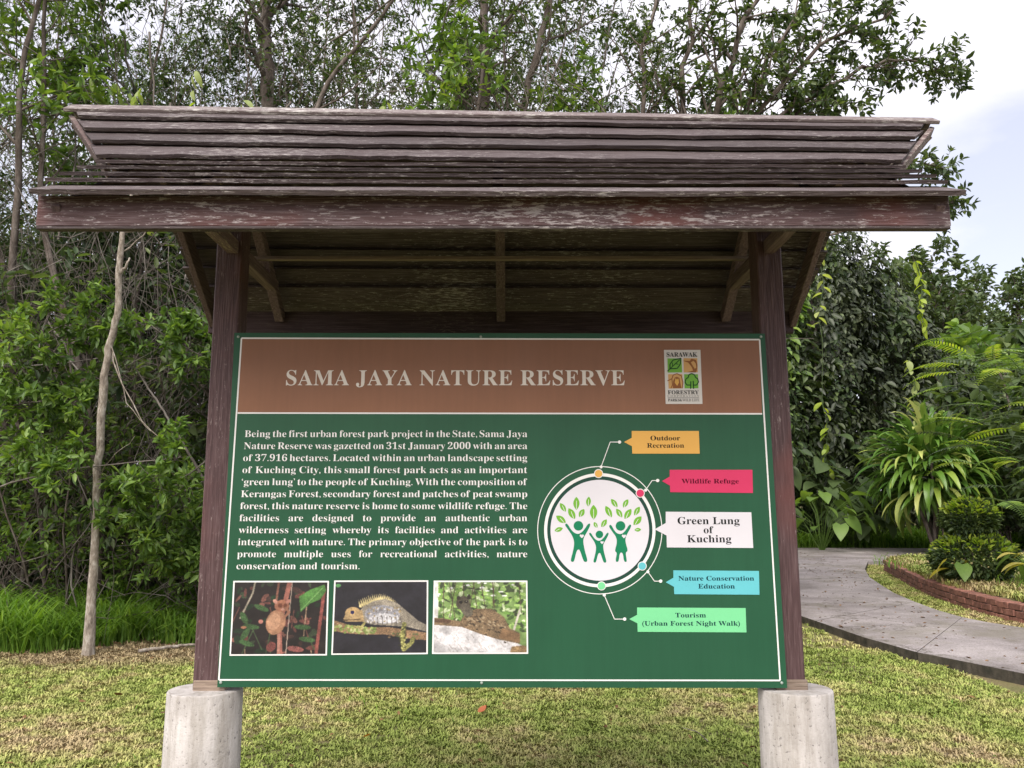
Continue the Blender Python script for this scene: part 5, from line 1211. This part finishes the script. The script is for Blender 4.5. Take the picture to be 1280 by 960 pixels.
# feathery tree: a slim trunk just past the edge, its pinnate fronds reach in from the right
ft = empty('feathery_tree', (8.7, 8.6, gz(8.6)+.25), 'tree with feathery fern like fronds reaching in from the right edge', 'tree')
tr = path_pts([(0, 0, -.1), (.05, 0, 1.4), (-.1, -.1, 2.8), (-.2, -.2, 3.9)], 14); r = np.random.RandomState(44)
put('trunk', tubes_mesh('trunk', [(tr, np.linspace(.09, .035, 14))], M['bark'], 8), ft)
fm = []
for k in range(4):
    s_, P, D, Nn, S = frond(.95, 19, .17, .8, r); V, F = leaf_arrays(P, D, Nn, S, .24)
    tm = tubes_mesh('frond', [(s_, np.linspace(.009, .002, len(s_)))], M['leaf_bright'], 3); tv = np.array([v.co[:] for v in tm.vertices]); tf = np.array([p.vertices[:] for p in tm.polygons])
    fm.append(fmesh('frond', np.vstack([V, tv]), [F, tf+len(V)], M['leaf_yellow'] if k == 3 else M['leaf_mid'] if k == 1 else M['leaf_bright'])); bpy.data.meshes.remove(tm)
for k in range(145):
    zf = r.uniform(1.0, 3.7); i = min(13, int((zf+.1)/4.0*13)); q = tr[i]; a = r.uniform(0, 2*np.pi); ext = r.uniform(.2, 2.1)
    tip = np.array([q[0]+math.cos(a)*ext, q[1]+math.sin(a)*ext*.8, q[2]+.1+.12*ext])
    put('limb', tubes_mesh('limb', [(path_pts([q, q+(tip-q)*.35+[0, 0, .22], q+(tip-q)*.7+[0, 0, .20], tip], 9), np.linspace(.011, .006, 9))], M['leaf_mid'], 4), ft)
    put('frond', fm[k % 4], ft, tip, (r.uniform(-.25, .35), r.normal()*.2, a-math.pi/2+r.normal()*.5), r.uniform(.75, 1.15))
# dracaena with arching strap leaves
dr = empty('dracaena_plant', (11.5, 18.5, gz(18.5)), 'big round dracaena with arching yellow edged strap leaves beyond the path bend', 'plant')
r = np.random.RandomState(50); dr.scale = (1.12,)*3
def strap(Ln, W, bend, mat, n=7):
    V = []; F = []; y_, z_, a = 0, 0, .9
    for i in range(n+1):
        t_ = i/n; w_ = W/2*(1-(2*t_-.75)**2*.55)*(1 if i < n else .05)
        V += [(-w_, y_, z_+.3*w_), (0, y_, z_), (w_, y_, z_+.3*w_)]
        y_ += Ln/n*math.cos(a); z_ += Ln/n*math.sin(a); a -= bend/n
    for i in range(n): k = i*3; F += [(k, k+1, k+4, k+3), (k+1, k+2, k+5, k+4)]
    return fmesh('leaf', V, [np.array(F)], mat, True)
def strapmat():
    m, nt, b, o = mat_new('dracaena leaf')
    r1 = ramp(nt, [(0.0, (0.05, 0.12, 0.02)), (0.55, (0.13, 0.25, 0.035)), (0.82, (0.30, 0.40, 0.07)), (1.0, (0.58, 0.60, 0.2))])
    nt.links.new(objrand(nt), r1.inputs['Fac']); nt.links.new(r1.outputs[0], b.inputs['Base Color']); b.inputs['Roughness'].default_value = .32
    t = N(nt, 'ShaderNodeBsdfTranslucent'); nt.links.new(r1.outputs[0], t.inputs['Color']); ms = N(nt, 'ShaderNodeMixShader'); ms.inputs[0].default_value = .3
    nt.links.new(b.outputs[0], ms.inputs[1]); nt.links.new(t.outputs[0], ms.inputs[2]); nt.links.new(ms.outputs[0], o.inputs['Surface']); return m
sm = strapmat(); straps = [strap(.95, .125, 1.5, sm), strap(1.05, .135, 1.9, sm), strap(.85, .11, 1.2, sm), strap(1.0, .12, 2.3, sm)]
segs = []
for k in range(9):
    a = 2.4*k; hd = (math.cos(a)*.55, math.sin(a)*.55, 1.5+.25*(k % 4)); segs.append((path_pts([(r.normal()*.08, r.normal()*.08, -.1), (hd[0]*.5, hd[1]*.5, hd[2]*.5), hd], 9), np.linspace(.05, .035, 9)))
put('stem', tubes_mesh('stem', segs, M['bark'], 6), dr)
def drac_leaf(k, n, lo, hi):
    v = np.array([0, 0, 0.]); zc = 1-1.78*(k+.5)/n; a = 2.39996*k+r.normal()*.12; el = math.asin(zc); rad = r.uniform(lo, hi)
    p = np.array([math.cos(a)*math.cos(el)*rad*1.15, math.sin(a)*math.cos(el)*rad*1.15, 2.05+math.sin(el)*rad*1.2])
    return p, (el-.36+r.normal()*.16, r.normal()*.18, a-math.pi/2+r.normal()*.22), r.uniform(.85, 1.15)
for k in range(285):
    p, e, sc_ = drac_leaf(k, 285, .62, .86); put('leaf', straps[k % 4], dr, p, e, sc_)
VV = []; FF = []; off = 0; sv = [np.array([v.co[:] for v in q.vertices]) for q in straps]; sf = np.array([p.vertices[:] for p in straps[0].polygons])
from mathutils import Euler
for k in range(340):
    p, e, sc_ = drac_leaf(k, 340, .25, .62); mtx = np.array(Euler(e).to_matrix()); VV.append(sv[k % 4]@mtx.T*sc_+p); FF.append(sf+off); off += len(sv[0])
tag(put('inner_leaves', fmesh('inner_leaves', np.vstack(VV), [np.vstack(FF)], sm, True), dr), kind='stuff')
# clipped two tier shrub
def clipped(name, tiers, n, loc, label):
    root = empty(name, loc, label, 'shrub'); root.scale = (.68,)*3; r = np.random.RandomState(12); P, D, Nn, S = [], [], [], []; P2, D2, N2, S2 = [], [], [], []
    for cz, rx, rz, w in tiers:
        for i in range(int(n*w)):
            v = unit(r.normal(size=3)); rad = (r.uniform(.72, 1.0)**.5)*(1+.07*math.sin(v[0]*7)*math.sin(v[1]*6+v[2]*5)+r.normal()*.03); p = np.array([v[0]*rx*rad, v[1]*rx*rad, cz+v[2]*rz*rad])
            if p[2] < .05: continue
            top = v[2] > .25 and rad > .93 and r.rand() < .75  # yellow green leaves on the upward facing outer surface of each tier
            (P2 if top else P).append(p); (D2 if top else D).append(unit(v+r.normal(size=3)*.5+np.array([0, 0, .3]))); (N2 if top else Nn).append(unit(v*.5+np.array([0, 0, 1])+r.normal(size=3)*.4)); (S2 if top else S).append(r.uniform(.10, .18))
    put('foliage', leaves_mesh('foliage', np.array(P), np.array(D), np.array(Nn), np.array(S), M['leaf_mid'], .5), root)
    put('upper_tips', leaves_mesh('upper_tips', np.array(P2), np.array(D2), np.array(N2), np.array(S2), M['leaf_yellow'], .5), root)
    st = [(path_pts([(0, 0, -.1), (a*.3, b_*.3, .4), (a*.5, b_*.5, 1.1)], 6), np.linspace(.03, .015, 6)) for a, b_ in ((1, 0), (-1, .3), (0, 1), (.3, -1), (0, 0))]
    put('stems', tubes_mesh('stems', st, M['bark'], 5), root)
clipped('clipped_shrub', [(.62, .90, .58, .6), (1.52, .60, .44, .4)], 6500, (7.58, 9.9, gz(9.9)+BH+.02), 'dark clipped shrub in two rounded tiers with yellow green tips, behind the brick edging')
# broad leaved plants at the far side of the path
def heart_leaf_plant(name, seed, n, loc, label, group, Ln, mat, h, gold=None, spread=.8):
    root = empty(name, loc, label, 'plant', group); r = np.random.RandomState(seed)
    ms_ = [big_leaf_mesh(Ln, Ln*.72, mat, .25, 6, True), big_leaf_mesh(Ln*.8, Ln*.6, mat, .35, 6, True)]
    if gold: ms_.append(big_leaf_mesh(Ln*.95, Ln*.65, M[gold], .4, 6, True))
    for k in range(n):
        a = r.uniform(0, 6.28); hh = h*r.uniform(.45, 1.05); o_ = spread*r.uniform(.3, 1)*h
        tip = np.array([math.cos(a)*o_, math.sin(a)*o_, hh]); q = path_pts([(0, 0, 0), (tip[0]*.35, tip[1]*.35, hh*.7), tip], 7)
        put('stem', tubes_mesh('stem', [(q, np.linspace(.012, .006, 7))], mat, 4), root)
        put('leaf', ms_[(k % 3) if gold else k % 2] if not (gold and k % 2) else ms_[2], root, tip, (r.uniform(-.9, .1), r.normal()*.25, a-math.pi/2+r.normal()*.3), r.uniform(.75, 1.15))
    return root
for i, (x, y, n, L_, h, lb, mt) in enumerate([(8.9, 19.9, 28, .62, 1.7, 'broad leaved plant nearest the right post at the far side of the path', 'leaf_bright'), (9.9, 21.6, 30, .72, 2.2, 'tall dark broad leaved plant behind the far bend of the path', 'leaf_mid'),
                                              (10.4, 21.3, 24, .6, 1.4, 'grey green broad leaved plant left of the dracaena', 'leaf_mid'), (8.0, 21.5, 24, .65, 2.3, 'upright broad leaved plant half hidden by the right post', 'leaf_mid'), (11.2, 21.6, 20, .6, 1.5, 'green broad leaved plant just behind the dracaena', 'leaf_mid'), (9.2, 22.2, 26, .75, 3.2, 'highest broad leaved plant under the vine covered trees', 'leaf_mid')]):
    heart_leaf_plant('broad_leaved_plant', 70+i, n, (x, y, gz(y)), lb, 'broad leaved plants beyond the path', L_, M[mt], h)
for i, (x, y, s, lb) in enumerate([(7.25, 9.5, .45, 'small taro plant with one yellow leaf in front of the clipped shrub, on its left'), (7.9, 8.9, .5, 'taro plant with yellowing leaves in front of the clipped shrub, on its right'), (8.35, 9.3, .5, 'taro plant with pale yellow leaves at the right edge of the bed')]):
    heart_leaf_plant('taro_plant', 90+i, 7, (x, y, gz(y)+BH+.06), lb, 'taro plants in the brick edged bed', .33, M['leaf_bright'], s, 'leaf_gold', .7)
# low growth at the far verge and in the bed
r = np.random.RandomState(95)
A, F = blades(5200, lambda n: r.uniform(6.5, 17, n), lambda x, n: 21.2+r.uniform(0, 1, n)*1.4-np.clip(x-11, 0, 6)*.15, .75, .035, r)
tag(put('verge_grass', fmesh('verge_grass', A, F, M['grassblade'])), 'long grass on the verge at the far side of the path', kind='stuff')
A, F = blades(1500, lambda n: r.uniform(7.4, 12.5, n), lambda x, n: r.uniform(7.5, 13.5, n), .30, .014, r, BH+.05)
tag(put('bed_weeds', fmesh('bed_weeds', A, F, M['grassblade'])), 'loose long grass blades growing in the bed', kind='stuff')
# pale block right of the clipped shrub
mb = MB(); mb.box((0, 0, .26), (1.9, .8, .5), bev=.05); mb.box((0, 0, .02), (1.98, .88, .05), bev=.01)
tag(put('concrete_block', mb.mesh('concrete_block', M['planter']), None, (13.6, 16.0, gz(16)+.2), (0, 0, -.25)), 'pale low concrete block at the right edge behind the clipped shrub', 'block')
# hanging vine right of the right post
vn = empty('hanging_vine', (3.66, 5.6, 3.55), 'thin hanging vine with light green leaves right of the shelter roof', 'vine'); r = np.random.RandomState(6)
q = path_pts([(-.02, .08, -.75), (.0, 0, 0), (-.03, 0, .3), (.04, -.05, .65), (.0, -.05, 1.0), (.08, -.05, 1.4), (-.3, .3, 2.0)], 30); put('stem', tubes_mesh('stem', [(q, np.linspace(.004, .009, 30))], M['leaf_mid'], 4), vn)
vl = big_leaf_mesh(.13, .065, M['leaf_pale'], .4, 5)
for k in range(16):
    i = 8+int(k*1.25); s_ = 1 if k % 2 else -1; put('leaf', vl, vn, q[min(29, i)], (r.uniform(-.7, .0), r.uniform(-.3, .3), s_*-1.35+r.normal()*.35), r.uniform(.7, 1.15))
# trailing vines with bright leaves on the vine covered trees
for i, (x, y, z, n_, mt, lb) in enumerate([(13.0, 21.3, 9.6, 26, 'leaf_yellow', 'bright yellow green trailing vine hanging from the top of the vine covered trees'), (12.35, 21.0, 6.3, 20, 'leaf_pale', 'pale leaved vine hanging in the dark middle of the vine covered trees'), (9.6, 21.0, 5.0, 12, 'leaf_yellow', 'short yellow green vine low on the tallest vine covered tree')]):
    v = empty('trailing_vine', (x, y, z), lb, 'vine', 'bright trailing vines'); q = path_pts([(0, 0, 0), (.1, -.1, -.8), (-.05, -.1, -1.6), (.12, -.1, -2.3)], 16); put('stem', tubes_mesh('stem', [(q, np.linspace(.02, .008, 16))], M['leaf_mid'], 4), v)
    lm = big_leaf_mesh(.38, .2, M[mt], .4, 4)
    for k in range(n_): put('leaf', lm, v, q[min(15, int(k*16/n_))], (r.uniform(-1.1, -.1), r.normal()*.3, r.uniform(0, 6.28)), r.uniform(.6, 1.1))

# ------------------------------------------------------------------ small things on the ground
def curled(Ln, W, mat): return big_leaf_mesh(Ln, W, mat, -.25, 4)
lf = [('orangeleaf', -.93, 2.2, .085, 'bright orange fallen leaf lying on the lawn below the signboard, towards the left'), ('redleaf', -.2, 2.85, .085, 'red brown fallen leaf lying on the lawn below the middle of the signboard'),
      ('orangeleaf', 2.62, 3.95, .07, 'small orange fallen leaf on the lawn right of the right footing'), ('deadleaf', -3.15, 3.4, .09, 'curled brown fallen leaf on the lawn left of the left footing')]
for mt, x, y, s, lb in lf: tag(put('fallen_leaf', curled(s, s*.6, M[mt]), None, (x, y, gz(y)+.055), (.2, .25, x*3)), lb, 'leaf', 'fallen leaves on the lawn')
stem_tree('fallen_branch', [(-3.9, 5.35, gz(5.3)+.05), (-3.55, 5.6, gz(5.3)+.07), (-3.3, 5.75, gz(5.3)+.06), (-3.1, 6.0, gz(5.5)+.1)], .02, 'pale dead branch lying at the edge of the wood right of the bare trunk', 'branch', None, 3, M['bark_pale'])
stem_tree('fallen_twig', [(1.35, 2.1, gz(2)+.045), (1.33, 2.3, gz(2)+.055), (1.25, 2.45, gz(2)+.05)], .006, 'short pale twig lying on the lawn near the right footing', 'twig', None, 8, M['bark_pale'])
r = np.random.RandomState(99); n = 1500
x = r.uniform(3.8, 8.5, n); y = r.uniform(3.2, 19, n); k = in_poly(x, y, path_poly) & (r.rand(n) < .35+.65*(np.sin(x*2.2+y*.6)*np.cos(y*1.1) > 0)); x, y = x[k], y[k]; n = len(x)
D_ = r.normal(size=(n, 3)); D_[:, 2] = r.normal(size=n)*.15
tag(put('leaf_litter', leaves_mesh('leaf_litter', np.c_[x, y, gzv(y)+.106], D_, np.tile([0, 0, 1.], (n, 1))+r.normal(size=(n, 3))*.2, r.uniform(.02, .075, n)*r.uniform(.5, 1, n), M['deadleaf'], .6)), 'brown leaf litter scattered over the path', kind='stuff')
n = 900; x = r.uniform(-9, 1, n); y = r.uniform(4.4, 6.6, n)
D_ = r.normal(size=(n, 3)); D_[:, 2] = r.normal(size=n)*.2
tag(put('edge_litter', leaves_mesh('edge_litter', np.c_[x, y, gzv(y)+.03], D_, np.tile([0, 0, 1.], (n, 1))+r.normal(size=(n, 3))*.3, r.uniform(.02, .06, n), M['deadleaf'], .5)), 'dry leaf litter along the bare edge of the lawn', kind='stuff')
n = 420; x = r.uniform(-8, 5, n); y = r.uniform(1.2, 6, n); k = ~in_poly(x, y, path_poly); x, y = x[k], y[k]; n = len(x)
D_ = r.normal(size=(n, 3)); D_[:, 2] = r.normal(size=n)*.3
tag(put('lawn_litter', leaves_mesh('lawn_litter', np.c_[x, y, gzv(y)+.035], D_, np.tile([0, 0, 1.], (n, 1))+r.normal(size=(n, 3))*.5, r.uniform(.02, .06, n), M['deadleaf'], .5)), 'small bits of dry leaf lying in the lawn', kind='stuff')
A, F = blades(900, lambda n: r.uniform(-8, 4.4, n), lambda x, n: r.uniform(1.3, 5.6, n), .085, .009, r)
tag(put('lawn_weeds', fmesh('lawn_weeds', A, F, M['grassblade'])), 'scattered longer weed blades in the lawn', kind='stuff')
for sx_ in (-1.262, 1.260):              # untrimmed grass round the footings
    an = r.uniform(0, 6.28, 240); rd = r.uniform(.165, .24, 240); it = [0]
    A, F = blades(240, lambda n: sx_+rd*np.cos(an), lambda x, n: .06+rd*np.sin(an), .14, .007, r)
    tag(put('footing_grass', fmesh('footing_grass', A, F, M['grassblade'])), 'longer grass round the foot of the %s footing' % ('left' if sx_ < 0 else 'right'), kind='stuff')
